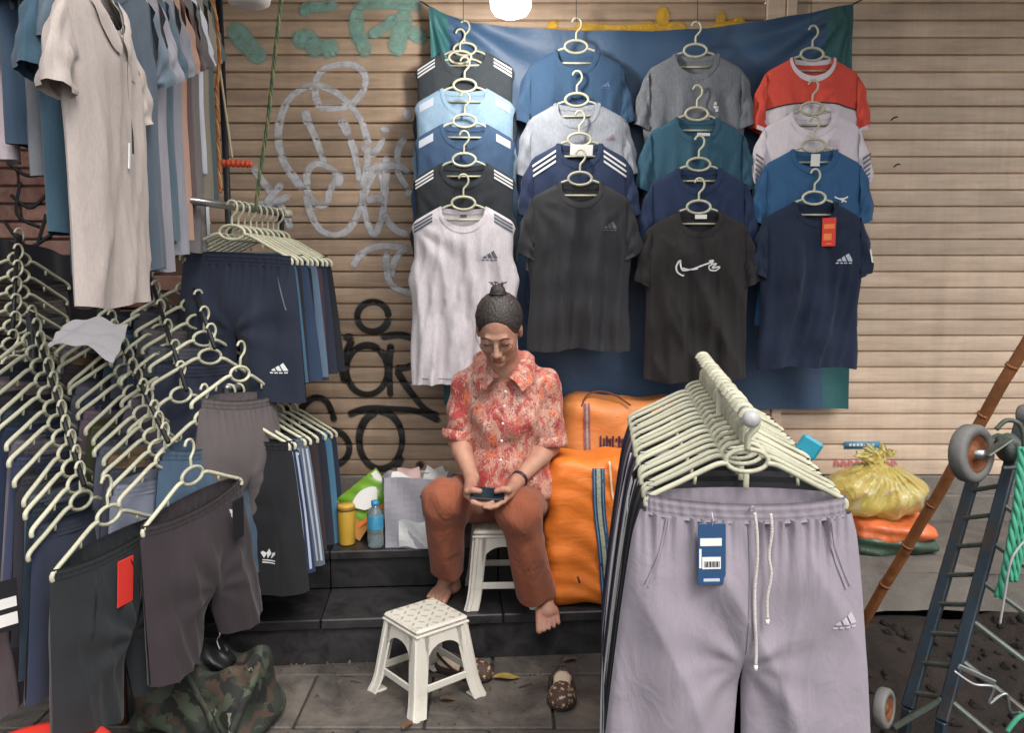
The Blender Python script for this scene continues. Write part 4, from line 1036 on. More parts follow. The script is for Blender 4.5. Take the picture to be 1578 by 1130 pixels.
# ------- lower rail with black three-leaf shorts
q0 = V(350, 642, 2.80); q1 = V(444, 628, 3.36)
lr = thing('clothes_rail', 'metal rail with black shorts and striped shorts above the steps', 'clothes rail', q0)
MB().tube([(0, 0, .095), tuple(q1-q0+Vector((0, 0, .095)))], .012, 8).build('rail', STEEL, lr)
MB().tube([(0, 0, .095), (0, 0, -.75)], .012, 8).build('upright', DARKM, lr)
LOW = ['#1f2023', '#2a3350', '#5d636d', '#242226', '#3a2f31', '#282b35', '#47708a', '#27303f']
for k in range(8):
    p = q0.lerp(q1, .03+.135*k); a = R(-8+rnd.uniform(-3, 3))
    hanger(f'{ORD[k]} cream hanger on the lower rail above the steps', p, (0, R(3), a), 'cream hangers on the lower rail', ())
    if k == 0:
        t, s = show_shorts(p+Vector((0, 0, -.072)), -8, 'black shorts with white three-leaf logo, front of the lower rail', '#1e1f22', 221, 2, L=.515, ww=.20, hw=.27, crotch=.27, D=.05, dip=.004, gap=.02)
        cx, cz = .150, -.395
        lf = [[(cx+a_*.012-.006, cz), (cx+a_*.020-.009, cz+.020), (cx+a_*.022, cz+.034-.008*abs(a_)), (cx+a_*.016+.008, cz+.018)] for a_ in (-1, 0, 1)]
        s.decal('leaf_logo', lf+[[(cx-.024, cz-.004-.008*j), (cx+.024, cz-.004-.008*j), (cx+.022, cz-.008-.008*j), (cx-.022, cz-.008-.008*j)] for j in range(2)], WHITE_P, t)
    elif k in (1, 2):
        t, s = show_shorts(p+Vector((0, 0, -.072)), math.degrees(a), ['', 'navy shorts with broad white side stripes behind the black pair', 'grey shorts with white side stripes on the lower rail'][k], LOW[k], 222+k, 2, L=.46, ww=.20, hw=.27, D=.045)
        for j in range(3): s.line('side_stripe', [(s.xo(z)-.006-.014*j, z) for z in (-.04, -.15, -.28, -.44)], .006, plain('pale_blue_print', c('#a3adc0'), .6), t, off=.004)
    else:
        shorts_plain(f'{ORD[k]} pair of shorts on the lower rail above the steps', LOW[k], p+Vector((0, 0, -.072)), (0, R(2), a), 'shorts on the lower rail', k % 3)
        if k == 5: swing_tag(bpy.data.objects[t.name], .20, -.03, -.10, .035, .05, CARD, 20, False)
sock = thing('white_label', 'curled white paper tag among the lower rail shorts', 'tag', V(447, 708, 2.98))
MB().grid(lambda u, v: (.022*math.cos(2.6*u), -.03*math.sin(2.6*u)*.5, .04-.11*v), 8, 6).build('paper', CARD, sock)
# ropes
def rope(name, label, pts, r, mat, twist=True, cat='rope'):
    cv = catmull(pts, 8); t = thing(name, label, cat, cv[0]); o = cv[0]
    if twist:
        fine = []
        for a, b in zip(cv, cv[1:]):
            k = max(1, int((b-a).length/.006))
            for i in range(k): fine.append(a.lerp(b, i/k))
        for ph_ in range(3):
            MB().tube([p-o+Vector((math.cos(i*.5+ph_*2.09)*r*.55, math.sin(i*.5+ph_*2.09)*r*.55, 0)) for i, p in enumerate(fine)], r*.62, 5).build('strand', mat[ph_ % len(mat)] if isinstance(mat, list) else mat, t)
    else: MB().tube([p-o for p in cv], r, 7).build('cord', mat, t)
    return t
GRN = plain('green_cord', c('#4f6b50'), .8, var=.3, vscale=50); GRN2 = plain('olive_cord', c('#8c8458'), .8, var=.3, vscale=50)
rope('twisted_rope', 'green and olive twisted rope hanging left of the white graffiti', [V(435, -20, 3.0), V(424, 80, 3.02), V(412, 190, 3.04), V(400, 270, 3.05), (V(393, 330, 3.06))], 0.0062, [GRN, GRN, GRN2])
rope('orange_rope', 'orange rope hanging at the end of the shirt rail', [V(324, -10, 2.9), V(333, 30, 2.9), V(338, 90, 2.9), V(334, 150, 2.9), V(340, 300, 2.9)], .0058, [plain('orange_cord', c('#a06038'), .8), plain('tan_cord', c('#a98a55'), .8)])
rope('thin_cord', 'thin pale cord holding the small orange handle', [V(338, 100, 3.0), V(349, 180, 3.0), V(358, 244, 3.0)], .004, plain('pale_cord', c('#b8a98e'), .8), False, 'cord')
hp = V(365, 252, 3.0); hd = thing('skipping_grip', 'ribbed orange plastic grip hanging on a thin cord', 'grip', hp, (0, R(2), 0))
MB().lathe([(0, -.052), (.011, -.051)]+[(.012+.0025*math.sin(k*1.57), -.048+k*.004) for k in range(25)]+[(.011, .051), (0, .052)], 14, Matrix.Rotation(R(90), 4, 'Y')).build('ribbed_sleeve', plain('orange_plastic', c('#d1502a'), .4), hd)
# camouflage bag, red stool rim, rack feet
CAMO = None
def camo():
    m, n, b = _base('camouflage_cloth'); b.inputs['Roughness'].default_value = .8
    tc = nd(n, 'ShaderNodeTexCoord'); last = None; cols = [c('#2a2f28'), c('#1b1d1b'), c('#43352b'), c('#3f4738'), c('#757a68')]; th = [None, .52, .56, .58, .66]
    for i, cc in enumerate(cols):
        if i == 0: last = cc; continue
        no = nd(n, 'ShaderNodeTexNoise', Scale=7+1.5*i, Detail=3, Roughness=.5, Distortion=.8); mpn = nd(n, 'ShaderNodeMapping'); mpn.inputs['Location'].default_value = (i*3.3, i, 0)
        n.links.new(tc.outputs['Object'], mpn.inputs['Vector']); n.links.new(mpn.outputs[0], no.inputs['Vector'])
        r = nd(n, 'ShaderNodeMapRange'); r.inputs[1].default_value = th[i]-.01; r.inputs[2].default_value = th[i]+.01; n.links.new(no.outputs['Fac'], r.inputs[0])
        mc = nd(n, 'ShaderNodeMix', data_type='RGBA'); n.links.new(r.outputs[0], mc.inputs[0]); mc.inputs[7].default_value = cc
        if isinstance(last, tuple): mc.inputs[6].default_value = last
        else: n.links.new(last, mc.inputs[6])
        last = mc.outputs[2]
    n.links.new(last, b.inputs['Base Color']); return m
CAMO = camo()
cb = G(330, 1105, 0); cb = Vector((cb.x, 2.50, 0))
bag = thing('camouflage_bag', 'open camouflage canvas bag on the pavement under the brown shorts', 'bag', cb, (0, 0, R(-14)))
bag.scale = (.84, .9, .9)
f_ = Field((-.30, -.22, -.01), (.30, .22, .40), .008)
f_.rbox((0, 0, .14), (.23, .13, .14), .05, k=.0, taper=-.06)
f_.rbox((-.02, 0, .30), (.17, .055, .08), .03, k=.03, op='sub')
f_.disp(lambda X, Y, Z: .007*np.sin(X*38+Z*21+2*np.sin(Z*13))+.006*np.sin(X*23-Z*33+Y*15)+.004*np.sin(Z*55+X*9)+.030*(Z/.28)**2*np.sin(X*7+1)+Y*0)
f_.build('bag_body', CAMO, bag, relax=2)
MB().tube(catmull([(.02, -.155, .27), (.10, -.16, .15), (.17, -.165, .05), (.22, -.12, .16), (.235, -.03, .26)], 8), .015, 6, flat=.2).build('strap', CAMO, bag)
0 and MB().tube(catmull([(-.17, -.06, .255), (-.08, -.11, .27), (.03, -.12, .265), (.14, -.09, .27), (.19, -.02, .27)], 8), .005, 6).build('zip_edge', plain('zip_tape', c('#2a2a26'), .7), bag)
MB().tube([(.0, -.145, .27), (-.005, -.15, .22)], .005, 6).build('zip_pull', STEEL, bag); MB().tube([(-.06+.012*math.cos(a), -.15, .265+.016*math.sin(a)) for a in [k*.5236 for k in range(12)]], .003, 5, True).build('ring', STEEL, bag)
MB().tube(catmull([(.05, .0, .36), (.065, -.01, .33), (.055, -.015, .31), (.07, -.02, .28)], 4), .003, 5).build('hook', STEEL, bag)
bo = thing('black_bundle', 'black plastic bundle stuffed in the open camouflage bag', 'bundle', cb+Vector((-.03, 0, .205)))
f_ = Field((-.14, -.09, -.08), (.14, .09, .09), .007); f_.ell((0, 0, 0), (.11, .06, .055)); f_.disp(lambda X, Y, Z: .009*np.sin(X*90+Y*70+3*np.sin(Z*40))+.007*np.sin(Z*110+X*60)); f_.build('bundle', plain('black_plastic', c('#18181a'), .5, var=.1), bo)
rp_ = V(60, 1128, 1.95); red = thing('red_stool', 'red plastic stool top at the bottom left corner', 'stool', (rp_.x, 1.93, 0))
zt = .24
MB().lathe([(0, zt-.004), (.14, zt-.004), (.150, zt), (.165, zt), (.172, zt-.006), (.172, zt-.03), (.165, zt-.03)], 40).build('seat', plain('red_plastic', c('#d23a30'), .35), red)
for a in (45, 135, 225, 315): MB().tube([(.13*math.cos(R(a)), .13*math.sin(R(a)), zt-.02), (.16*math.cos(R(a)), .16*math.sin(R(a)), 0)], .018, 8).build('leg', plain('red_plastic', c('#d23a30'), .35), red)
ft = thing('rack_foot', 'worn leather-wrapped rack leg between the black and brown shorts', 'rack leg', (V(186, 1080, 2.5).x, 2.5, 0))
MB().tube([(0, 0, 0), (0, 0, .45)], .020, 10).build('post', plain('leather_brown', c('#5a4236'), .6, var=.3, bump=.4), ft)
MB().tube([(.05, 0, 0), (.055, 0, .4)], .014, 8).build('strut', STEEL, ft)
for k in range(10): MB().tube([(-.012, -.02, .03+k*.035), (.012, -.021, .04+k*.035)], .0035, 5).build('stitch', plain('tan_cord', c('#a98a55'), .8), ft)
# near-black rippled sheet filling the dark area behind the racks
db = thing('dark_back_sheet', 'dark sheet hanging behind the slanted rows of hangers', 'cloth', (-1.85, 3.25, 0))
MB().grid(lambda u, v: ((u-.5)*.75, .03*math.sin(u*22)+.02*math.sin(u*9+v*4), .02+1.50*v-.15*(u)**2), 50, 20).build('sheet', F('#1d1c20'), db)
# ------------------------------------------------------------------ plastic stools
PL = plain('cream_stool_plastic', c('#d0cbc0'), .36, var=.07, vscale=5, bump=.06, bscale=25, dirt=c('#a79e88'), dscale=7, dlo=.56, dhi=.8)
def stool(label, loc, rz, h=.285, tw=.115, bw=.150):
    t = thing('plastic_stool', label, 'stool', loc, (0, 0, rz), None)
    def hwz(z): return bw+(tw-bw)*(z/h)
    b = MB().box((-tw-.006, -tw-.006, h-.016), (tw+.006, tw+.006, h), .007)
    put('seat', b.mesh('seat', PL, False), t)
    rim = MB().box((-tw-.009, -tw-.009, h-.026), (tw+.009, tw+.009, h-.0165), .003); put('seat_rim', rim.mesh('seat_rim', PL, False), t)
    m = MB()
    for i in range(6):
        for j in range(6):
            x = (i-2.5)*.032; y = (j-2.5)*.032
            M = Matrix.Translation((x, y, h+.0006)) @ Matrix.Rotation(R(45 if (i+j) % 2 else -45), 4, 'Z')
            m.box((-.010, -.0035, -.001), (.010, .0035, .0012), .001, M)
    tag(m.build('seat_pattern', plain('stool_groove', c('#a39c8a'), .5), t, False), kind='stuff')
    T = .004
    for q in range(4):
        Mq = Matrix.Rotation(q*math.pi/2, 4, 'Z')
        # corner leg: a folded strip with a centre ridge
        lw = .046; vs = []; fs = []; prof_ = [(-lw, 0), (-lw*.35, 0), (-lw*.30, .005), (0, .004), (0, 0)]
        rows = []
        for k in range(9):
            z = h-.018-(h-.018)*k/8; e = hwz(z)+(.010*sm(.8, 1, k/8)); wd = (1-.12*k/8)*(1+.1*sm(.8, 1, k/8))
            row = []
            for (a, o_) in ((-lw, 0), (-lw*.45, 0), (-lw*.38, .0045), (-lw*.12, .0045), (-.004, -.001)): row.append((e+o_, e+a*wd if True else 0, z))
            for (a, o_) in ((-.12*lw, .0045), (-lw*.38, .0045), (-lw*.45, 0), (-lw, 0)): row.append((e+a*wd, e+o_, z))
            rows.append(row)
        n = len(rows[0]); out = [p for r_ in rows for p in r_]; inn = [(p[0]-T*1.0, p[1]-T*1.0, p[2]) for p in out]
        for k in range(8):
            for i in range(n-1):
                a = k*n+i; fs.append((a, a+1, a+1+n, a+n)); b_ = a+len(out); fs.append((b_, b_+n, b_+n+1, b_+1))
        for k in range(8):
            for i in (0, n-1):
                a = k*n+i; fs.append((a, a+n, a+n+len(out), a+len(out)))
        for i in range(n-1):
            a = 8*n+i; fs.append((a, a+1, a+1+len(out), a+len(out)))
        part('leg', [Mq @ Vector(p) for p in out+inn], fs, PL, t, False)
        # arched apron between two legs
        vs = []; fs = []; K = 16; a0 = .080; y_in = .026
        for side in (0, 1):
            for k in range(K+1):
                u = -1+2*k/K; za = h-.125+.066*math.sqrt(max(0, 1-abs(u)**2.2)); 
                xx = u*(hwz(h-.05)-.030); zt_ = h-.020
                vs.append((xx, hwz(zt_)-side*T, zt_)); vs.append((xx, hwz(za)-side*T, za))
        n2 = 2*(K+1)
        for k in range(K):
            a = 2*k; fs.append((a, a+2, a+3, a+1)); b_ = a+n2; fs.append((b_, b_+1, b_+3, b_+2)); fs.append((a+1, a+3, b_+3, b_+1))
        part('apron', [Mq @ Vector(p) for p in vs], fs, PL, t, False)
        zs = h*.30; e = hwz(zs)
        m = MB().box((-e+.03, e-.010, zs-.014), (e-.03, e-.003, zs+.012), .003, Mq); put('stretcher', m.mesh('stretcher', PL, False), t)
        m = MB().box((e-.028, e-.028, 0), (e+.012, e+.012, .010), .004, Mq); put('foot', m.mesh('foot', PL, False), t)
    return t
fs_ = G(648, 1040, .10); 
stool('empty cream plastic stool with arched legs on the pavement in front of the steps', (V(655, 1000, 2.66).x, 2.69, 0), R(40), .272, .094, .131)
stool('cream plastic stool under the seated woman on the black step', (-.035, 3.09, .170), R(3), .285, .104, .130)
# ------------------------------------------------------------------ seated woman
SKIN = plain('skin', c('#b48a74'), .55, var=.14, vscale=16, spec=.35, bump=.14, bscale=110, dirt=c('#a8685a'), dscale=14, dlo=.45, dhi=.75)
HAIR = plain('dark_hair', c('#37302d'), .5, var=.4, vscale=60, spec=.5, bump=.5, bscale=120)
per = thing('person', 'seated woman in a red floral blouse and rust trousers looking down at her phone', 'person', (0, 3.05, .17))
PO = (0, 3.05, .17)
np.random.seed(1)
HC = np.array(V(769, 508, 2.87)); tl = R(33); yw = R(-7)
fw = np.array([math.sin(yw)*math.cos(tl), -math.cos(yw)*math.cos(tl), -math.sin(tl)]); rt = np.array([math.cos(yw), math.sin(yw), 0.]); rt = rt*-1
upv = np.cross(fw, rt); upv = upv if upv[2] > 0 else -upv
HM = np.stack([rt, fw, upv], 1)   # columns: right, forward, up
HS = .97
def hp_(x, y, z): return HC+HM@(np.array([x, y, z])*HS)
nb = np.array([(776-789)/FPX*3.02, 3.02, 1.055])
shL_ = np.array([-.158, 3.05, .965]); shR_ = np.array([.120, 3.05, .965])
elL = np.array(V(706, 678, 3.02)); elR = np.array(V(846, 688, 3.02))
wrL = np.array(V(727, 737, 2.86)); wrR = np.array(V(798, 741, 2.86))
hipL = np.array([-.095, 3.13, .545]); hipR = np.array([.060, 3.13, .545])
knL = np.array(V(684, 772, 2.85)); knR = np.array(V(800, 790, 2.80))
anL = np.array(V(694, 872, 3.07)); anR = np.array(V(840, 905, 2.955))
B = Field((-.36, 2.58, .05), (.30, 3.30, 1.36), .0036)
# head
B.ell(hp_(0, -.012, .028), (.071*HS, .090*HS, .084*HS), HM, .01)
B.ell(hp_(0, .022, -.028), (.060, .060, .078), HM, .02)
B.ell(hp_(0, .040, -.072), (.040, .036, .030), HM, .02)
for sg in (-1, 1):
    B.ell(hp_(sg*.034, .058, -.028), (.024, .021, .024), HM, .016)
    B.ell(hp_(sg*.030, .076, .004), (.017, .010, .010), HM, .005)
    B.ell(hp_(sg*.073, -.006, -.006), (.008, .017, .029), HM, .005)
    B.ell(hp_(sg*.011, .094, -.036), (.009, .010, .008), HM, .005)
B.cone(hp_(-.030, .076, .020), hp_(.030, .076, .020), .009, .009, .012)
B.cone(hp_(0, .080, .004), hp_(0, .103, -.032), .008, .0115, .008)
B.cone(hp_(-.020, .083, -.060), hp_(.020, .083, -.060), .0055, .0055, .007)
B.cone(hp_(-.017, .083, -.068), hp_(.017, .083, -.068), .0065, .0065, .006)
B.ell(hp_(0, .070, -.094), (.020, .017, .014), HM, .014)
B.cone(hp_(0, -.015, -.060), nb, .050, .056, .02)
# trunk
B.cone(nb-np.array([0, 0, .02]), (nb[0]-.0, 3.05, .97), .065, .09, .03)
B.cone(shL_, shR_, .050, .050, .03)
B.cone((-.03, 3.07, .90), (-.02, 3.10, .62), .115, .125, .04); B.cone(hipL, hipR, .095, .095, .04)
# arms
for sh_, el_, wr_ in ((shL_, elL, wrL), (shR_, elR, wrR)):
    B.cone(sh_, el_, .046, .037, .02); m_ = el_*.7+wr_*.3; B.cone(el_, m_, .037, .036, .012); B.cone(m_, wr_, .036, .0235, .012)
# legs
for hp1, kn_, an_ in ((hipL, knL, anL), (hipR, knR, anR)):
    B.cone(hp1, kn_, .078, .058, .03); m_ = kn_*.65+an_*.35; B.cone(kn_, m_, .052, .050, .02); B.cone(m_, an_, .050, .032, .02)
# feet
def foot(an, heel, ball, toe, toes):
    an, heel, ball, toe = map(np.array, (an, heel, ball, toe))
    B.cone(an, heel, .031, .027, .015); B.cone(an+np.array([0, 0, -.005]), ball, .030, .022, .02); B.cone(heel, ball, .026, .024, .02)
    d = toe-ball; d = d/np.linalg.norm(d); sd = np.cross(d, (0, 0, 1)); sd /= np.linalg.norm(sd)
    B.cone(ball-sd*.022, ball+sd*.022, .019, .017, .012)
    for i, L_ in enumerate((1, .96, .88, .78, .62)):
        o = (-.030+i*.0155)*toes; r_ = .0115 if i == 0 else .0078
        a = ball+sd*o*.95; e = ball+sd*o*1.12+d*np.linalg.norm(toe-ball)*L_+np.array([0, 0, -.002])
        B.cone(a, e, r_*1.25, r_, .003)
        nails.append((e+d*.001+np.array([0, -.002, r_*.7]), r_))
nails = []
ftL = np.array(G(673, 924, .185)); foot(anL, (anL[0]+.005, anL[1]+.045, .200), (ftL[0]+.010, ftL[1]+.045, .192), (ftL[0]-.005, ftL[1]+.0, .181), 1)
tR = np.array(V(846, 974, 2.838)); foot(anR, (anR[0]-.004, anR[1]+.045, .200), (tR[0]+(-.004), tR[1]+.055, tR[2]+.050), tuple(tR+np.array([0, .006, .004])), -1)
# hands with bent fingers around the phone
ph = np.array(V(752, 762, 2.735))
def hand(wr, palm, fing, thumb, r=.0082):
    wr, palm = np.array(wr), np.array(palm)
    k0 = np.array(fing[0][0]); k3 = np.array(fing[3][0])
    B.cone(wr, palm, .0235, .020, .012)
    for f__ in fing: B.cone(wr*.45+palm*.55, f__[0], .015, .0105, .010)
    for ch, sc_ in zip(fing, (1, 1.04, 1, .86)):
        for i in range(len(ch)-1): B.cone(ch[i], ch[i+1], r*sc_*(1.05-.10*i), r*sc_*(.97-.10*i), .003)
    B.cone(wr*.55+palm*.45, thumb[0], .014, .012, .010)
    for i in range(len(thumb)-1): B.cone(thumb[i], thumb[i+1], .0112-.001*i, .0102-.001*i, .004)
A = lambda *v: np.array(v)
# viewer's left hand: palm under the left end of the phone, thumb over it
pl_ = ph+A(-.062, .018, -.004)
hand(wrL, pl_, [[ph+A(-.048, -.014+.017*i, -.022), ph+A(-.022, -.020+.017*i, -.030), ph+A(.002, -.024+.017*i, -.026), ph+A(.016, -.026+.017*i, -.018)] for i in range(4)],
     [ph+A(-.066, -.004, .012), ph+A(-.048, -.016, .019), ph+A(-.026, -.020, .016)])
pr_ = ph+A(.066, .012, -.002)
hand(wrR, pr_, [[ph+A(.050, -.020+.017*i, -.018), ph+A(.028, -.032+.016*i, -.030), ph+A(.008, -.038+.016*i, -.034), ph+A(-.010, -.038+.016*i, -.032)] for i in range(4)],
     [ph+A(.066, -.014, .018), ph+A(.048, -.026, .024), ph+A(.028, -.024, .017)])
body = B.build('body', SKIN, per, PO, 1)
# face details
SPC = plain('glasses_rim', c('#6a5a50'), .3, .6)
for sg in (-1, 1): MB().tube([tuple(hp_(sg*.033+.0235*math.cos(a), .0985-.010*abs(math.cos(a)) , -.002+.0165*math.sin(a))-np.array(PO)) for a in [k*.35 for k in range(18)]], .0010, 5, True).build('glasses_rim', SPC, per)
MB().tube([tuple(hp_(x, .105, .002)-np.array(PO)) for x in (-.010, 0, .010)], .001, 5).build('glasses_bridge', SPC, per)
for sg in (-1, 1): MB().tube([tuple(hp_(sg*.057, .088, .002)-np.array(PO)), tuple(hp_(sg*.074, .05, .004)-np.array(PO)), tuple(hp_(sg*.079, .0, .002)-np.array(PO))], .0010, 5).build('glasses_temple', SPC, per)
MB().tube([tuple(hp_(x, .0895-.35*(abs(x)-.03)**2*8, -.0005-.10*abs(abs(x)-.03))-np.array(PO)) for x in [-.045+.003*k for k in range(11)]], .0016, 5).build('eyelid_line', HAIR, per)
MB().tube([tuple(hp_(x, .0895-.35*(abs(x)-.03)**2*8, -.0005-.10*abs(abs(x)-.03))-np.array(PO)) for x in [.015+.003*k for k in range(11)]], .0016, 5).build('eyelid_line', HAIR, per)
for sg in (-1, 1):
    MB().tube([tuple(hp_(sg*x, .0865-(x-.02)*.28-3*(x-.03)**2, .0205+.006*math.sin((x-.013)/.036*3.14))-np.array(PO)) for x in [.013+.0036*k for k in range(11)]], [.0008]+[.0022]*9+[.0007], 6).build('eyebrow', HAIR, per)
LF = Field(tuple(hp_(0, .08, -.064)-.04), tuple(hp_(0, .08, -.064)+.04), .002)
LF.cone(hp_(-.017, .0845, -.0605), hp_(.017, .0845, -.0605), .0046, .0046, .002); LF.cone(hp_(-.013, .0865, -.0680), hp_(.013, .0865, -.0680), .0056, .0056, .001)
LF.build('lips', plain('lip_skin', c('#8f4f45'), .5), per, PO, 1)
# hair with a bun
HF = Field(tuple(HC-.18), tuple(HC+.20), .0035)
HF.ell(hp_(0, -.022, .036), (.079, .092, .088), HM, .01)
HF.ell(hp_(0, .090, -.022), (.080, .066, .102), HM, .006, op='sub')
HF.ell(hp_(0, .0, -.095), (.12, .12, .058), HM, .006, op='sub')
bn = hp_(.0, -.050, .128)
HF.ell(bn, (.025, .023, .021), HM, .012)
def strands(X, Y, Z):
    x = (X-HC[0])*HM[0, 0]+(Y-HC[1])*HM[1, 0]+(Z-HC[2])*HM[2, 0]; z = (X-HC[0])*HM[0, 2]+(Y-HC[1])*HM[1, 2]+(Z-HC[2])*HM[2, 2]
    return .0011*np.sin(np.arctan2(x, .16-z)*70)+.0007*np.sin(x*900+z*60)
HF.disp(strands); HF.build('hair', HAIR, per, PO, 1)
sg_ = [MB(), MB()]; srn = random.Random(5)
for k in range(170):
    a = R(srn.uniform(-125, 125)); ca = math.cos(a); d0 = Vector((math.sin(a), ca, (.62*max(0, ca)**1.5+(-.15 if abs(a) > R(80) else .0)+.02))).normalized(); d1 = Vector((srn.uniform(-.22, .22), -.42+srn.uniform(-.1, .1), 1)).normalized()
    pts_ = []
    for j in range(9):
        t_ = j/8; d_ = d0.slerp(d1, t_); rr_ = 1.005+.012*math.sin(math.pi*t_)+srn.uniform(-.002, .002)
        pts_.append(tuple(hp_(d_.x*.079*rr_, -.022+d_.y*.092*rr_, .036+d_.z*.088*rr_)-np.array(PO)))
    sg_[k % 6 == 0].tube(pts_, [.0004]+[.0011]*7+[.0006], 4)
sg_[0].build('hair_strands', HAIR, per); sg_[1].build('grey_strands', plain('grey_hair', c('#6b6460'), .5, var=.2), per)
for o_ in list(per.children):
    if o_.name.startswith(('hair_strands', 'grey_strands')): o_['kind'] = 'stuff'
for k in range(9):
    a = k*.7; MB().tube([tuple(bn+A(.012*math.cos(a), .010*math.sin(a), .012)-np.array(PO)), tuple(bn+A(.020*math.cos(a), .016*math.sin(a), .026+.004*math.sin(k*2.3))-np.array(PO)), tuple(bn+A(.030*math.cos(a+.5), .022*math.sin(a+.5), .024+.005*math.sin(k*3.3))-np.array(PO))], .0016, 5).build('hair_tuft', HAIR, per)
MB().tube([tuple(bn+A(.026*math.cos(a), .026*math.sin(a), -.012)-np.array(PO)) for a in [k*.4 for k in range(16)]], .004, 5, True).build('hair_band', BLACK_P, per)
# blouse
def blouse_mat():
    m, n, b = _base('floral_blouse'); b.inputs['Roughness'].default_value = .7; b.inputs['Sheen Weight'].default_value = .15
    tc = nd(n, 'ShaderNodeTexCoord'); last = c('#b98673')
    for i, (sc, hexc, lo, hi, tp, strx) in enumerate(((22, '#cfaa99', .53, .64, 'n', .4), (17, '#a8443f', .47, .60, 'n', .5), (17, '#cc6a42', .58, .66, 'n', .5), (9, '#a83432', .555, .60, 'n', 1), (95, '#cfae9f', .57, .66, 'n', .35), (90, '#6f3034', .54, .62, 'n', 1))):
        mpn = nd(n, 'ShaderNodeMapping'); mpn.inputs['Location'].default_value = (i*2.7, i*1.3, i); mpn.inputs['Scale'].default_value = (1, 1, strx); n.links.new(tc.outputs['Object'], mpn.inputs['Vector'])
        no = nd(n, 'ShaderNodeTexNoise', Scale=sc, Detail=4, Roughness=.6, Distortion=1.5); n.links.new(mpn.outputs[0], no.inputs['Vector'])
        r = nd(n, 'ShaderNodeMapRange'); r.inputs[1].default_value = lo; r.inputs[2].default_value = hi; n.links.new(no.outputs['Fac'], r.inputs[0])
        mc = nd(n, 'ShaderNodeMix', data_type='RGBA'); n.links.new(r.outputs[0], mc.inputs[0]); mc.inputs[7].default_value = c(hexc)
        if isinstance(last, tuple): mc.inputs[6].default_value = last
        else: n.links.new(last, mc.inputs[6])
        last = mc.outputs[2]
    n.links.new(last, b.inputs['Base Color']); return m
BLO = blouse_mat()
S = Field((-.36, 2.76, .50), (.30, 3.32, 1.12), .0048)
S.cone(shL_+A(.01, .0, -.012), shR_+A(-.01, 0, -.012), .058, .058, .04)
S.cone(nb+A(0, .02, -.02), (-.02, 3.06, .93), .078, .12, .03); S.cone(nb+A(-.03, .02, -.015), shL_+A(0,0,.0), .055, .052, .03); S.cone(nb+A(.03, .02, -.015), shR_+A(0,0,.0), .055, .052, .03)
S.ell((-.022, 3.045, .83), (.150, .118, .17), None, .05); S.ell((-.022, 3.05, .67), (.158, .140, .13), None, .06)
for k_, x_ in ((0, -.075), (1, .035)): S.ell((x_, 2.965, .855), (.055, .048, .055), None, .05)
S.cone((-.11, 3.0, .61), (.07, 3.0, .61), .075, .075, .05)
S.cone((-.05, 2.93, .60), (.02, 2.93, .60), .035, .035, .04)
for sh_, el_, tt_, ex in ((shL_, elL, .98, 0), (shR_, elR, 1.02, .006)):
    e_ = sh_+(el_-sh_)*tt_; dr = (el_-sh_)
    S.cone(sh_, e_+dr*.12, .056, .054+ex, .022, cut=(e_, dr))
S.cone(nb+A(0, -.04, .045), nb+A(.003, -.115, -.05), .046, .014, .006, op='sub')
S.disp(lambda X, Y, Z: .003*np.sin(Z*62+X*30+2.2*np.sin(X*19+Y*8))*np.clip((.84-Z)*5, 0.15, 1)+.0028*np.sin(X*70+Z*14+1.5*np.sin(Z*22))+.003*np.sin(X*35-Z*58+Y*44)+.0025*np.sin(Y*90+Z*30))
S.build('blouse', BLO, per, PO, 1)
# sleeve cuffs, collar, placket, buttons
for sh_, el_, rr2 in ((shL_, elL, .062), (shR_, elR, .066)):
    d = (el_-sh_); d = d/np.linalg.norm(d); M = Vector(tuple(d)).to_track_quat('Z', 'Y').to_matrix().to_4x4(); M.translation = Vector(tuple(el_-d*.012-np.array(PO)))
    MB().lathe([(rr2-.002, -.022), (rr2, -.020), (rr2+.001, 0), (rr2, .012), (rr2-.004, .013), (rr2-.007, .0)], 26, M).build('sleeve_cuff', BLO, per)
for sg in (-1, 1):
    mb = MB()
    def fn(u, v, sg=sg):
        a = nb+A(sg*(.060-.046*u**1.3), .030-.125*math.sin(u*1.57), .040-.075*u-.010*math.sin(u*3.14))
        w_ = .030+.034*math.sin(math.pi*min(1, u*.5+.25))**2
        return tuple(a+A(sg*(.020+.62*w_)*v, -.020*v*(u)-.006*math.sin(v*3.1), -w_*v*(.45+.55*u)+.010*math.sin(v*3.1))-np.array(PO))
    mb.grid(fn, 14, 6); mb.build('collar', BLO, per)
mb = MB()
pk = [V(779, 604, 2.925), V(776, 640, 2.895), V(773, 680, 2.895), V(771, 720, 2.885)]
for i, p in enumerate(catmull(pk, 3)):
    if i % 2 == 0:
        o = put('button', MB().lathe([(0, -.004), (.005, -.004), (.005, 0), (0, 0)], 10, Matrix.Rotation(R(90), 4, 'X')).mesh('button', WHITE_P), per, Vector(p)-Vector(PO)+Vector((0, -.002, 0)))
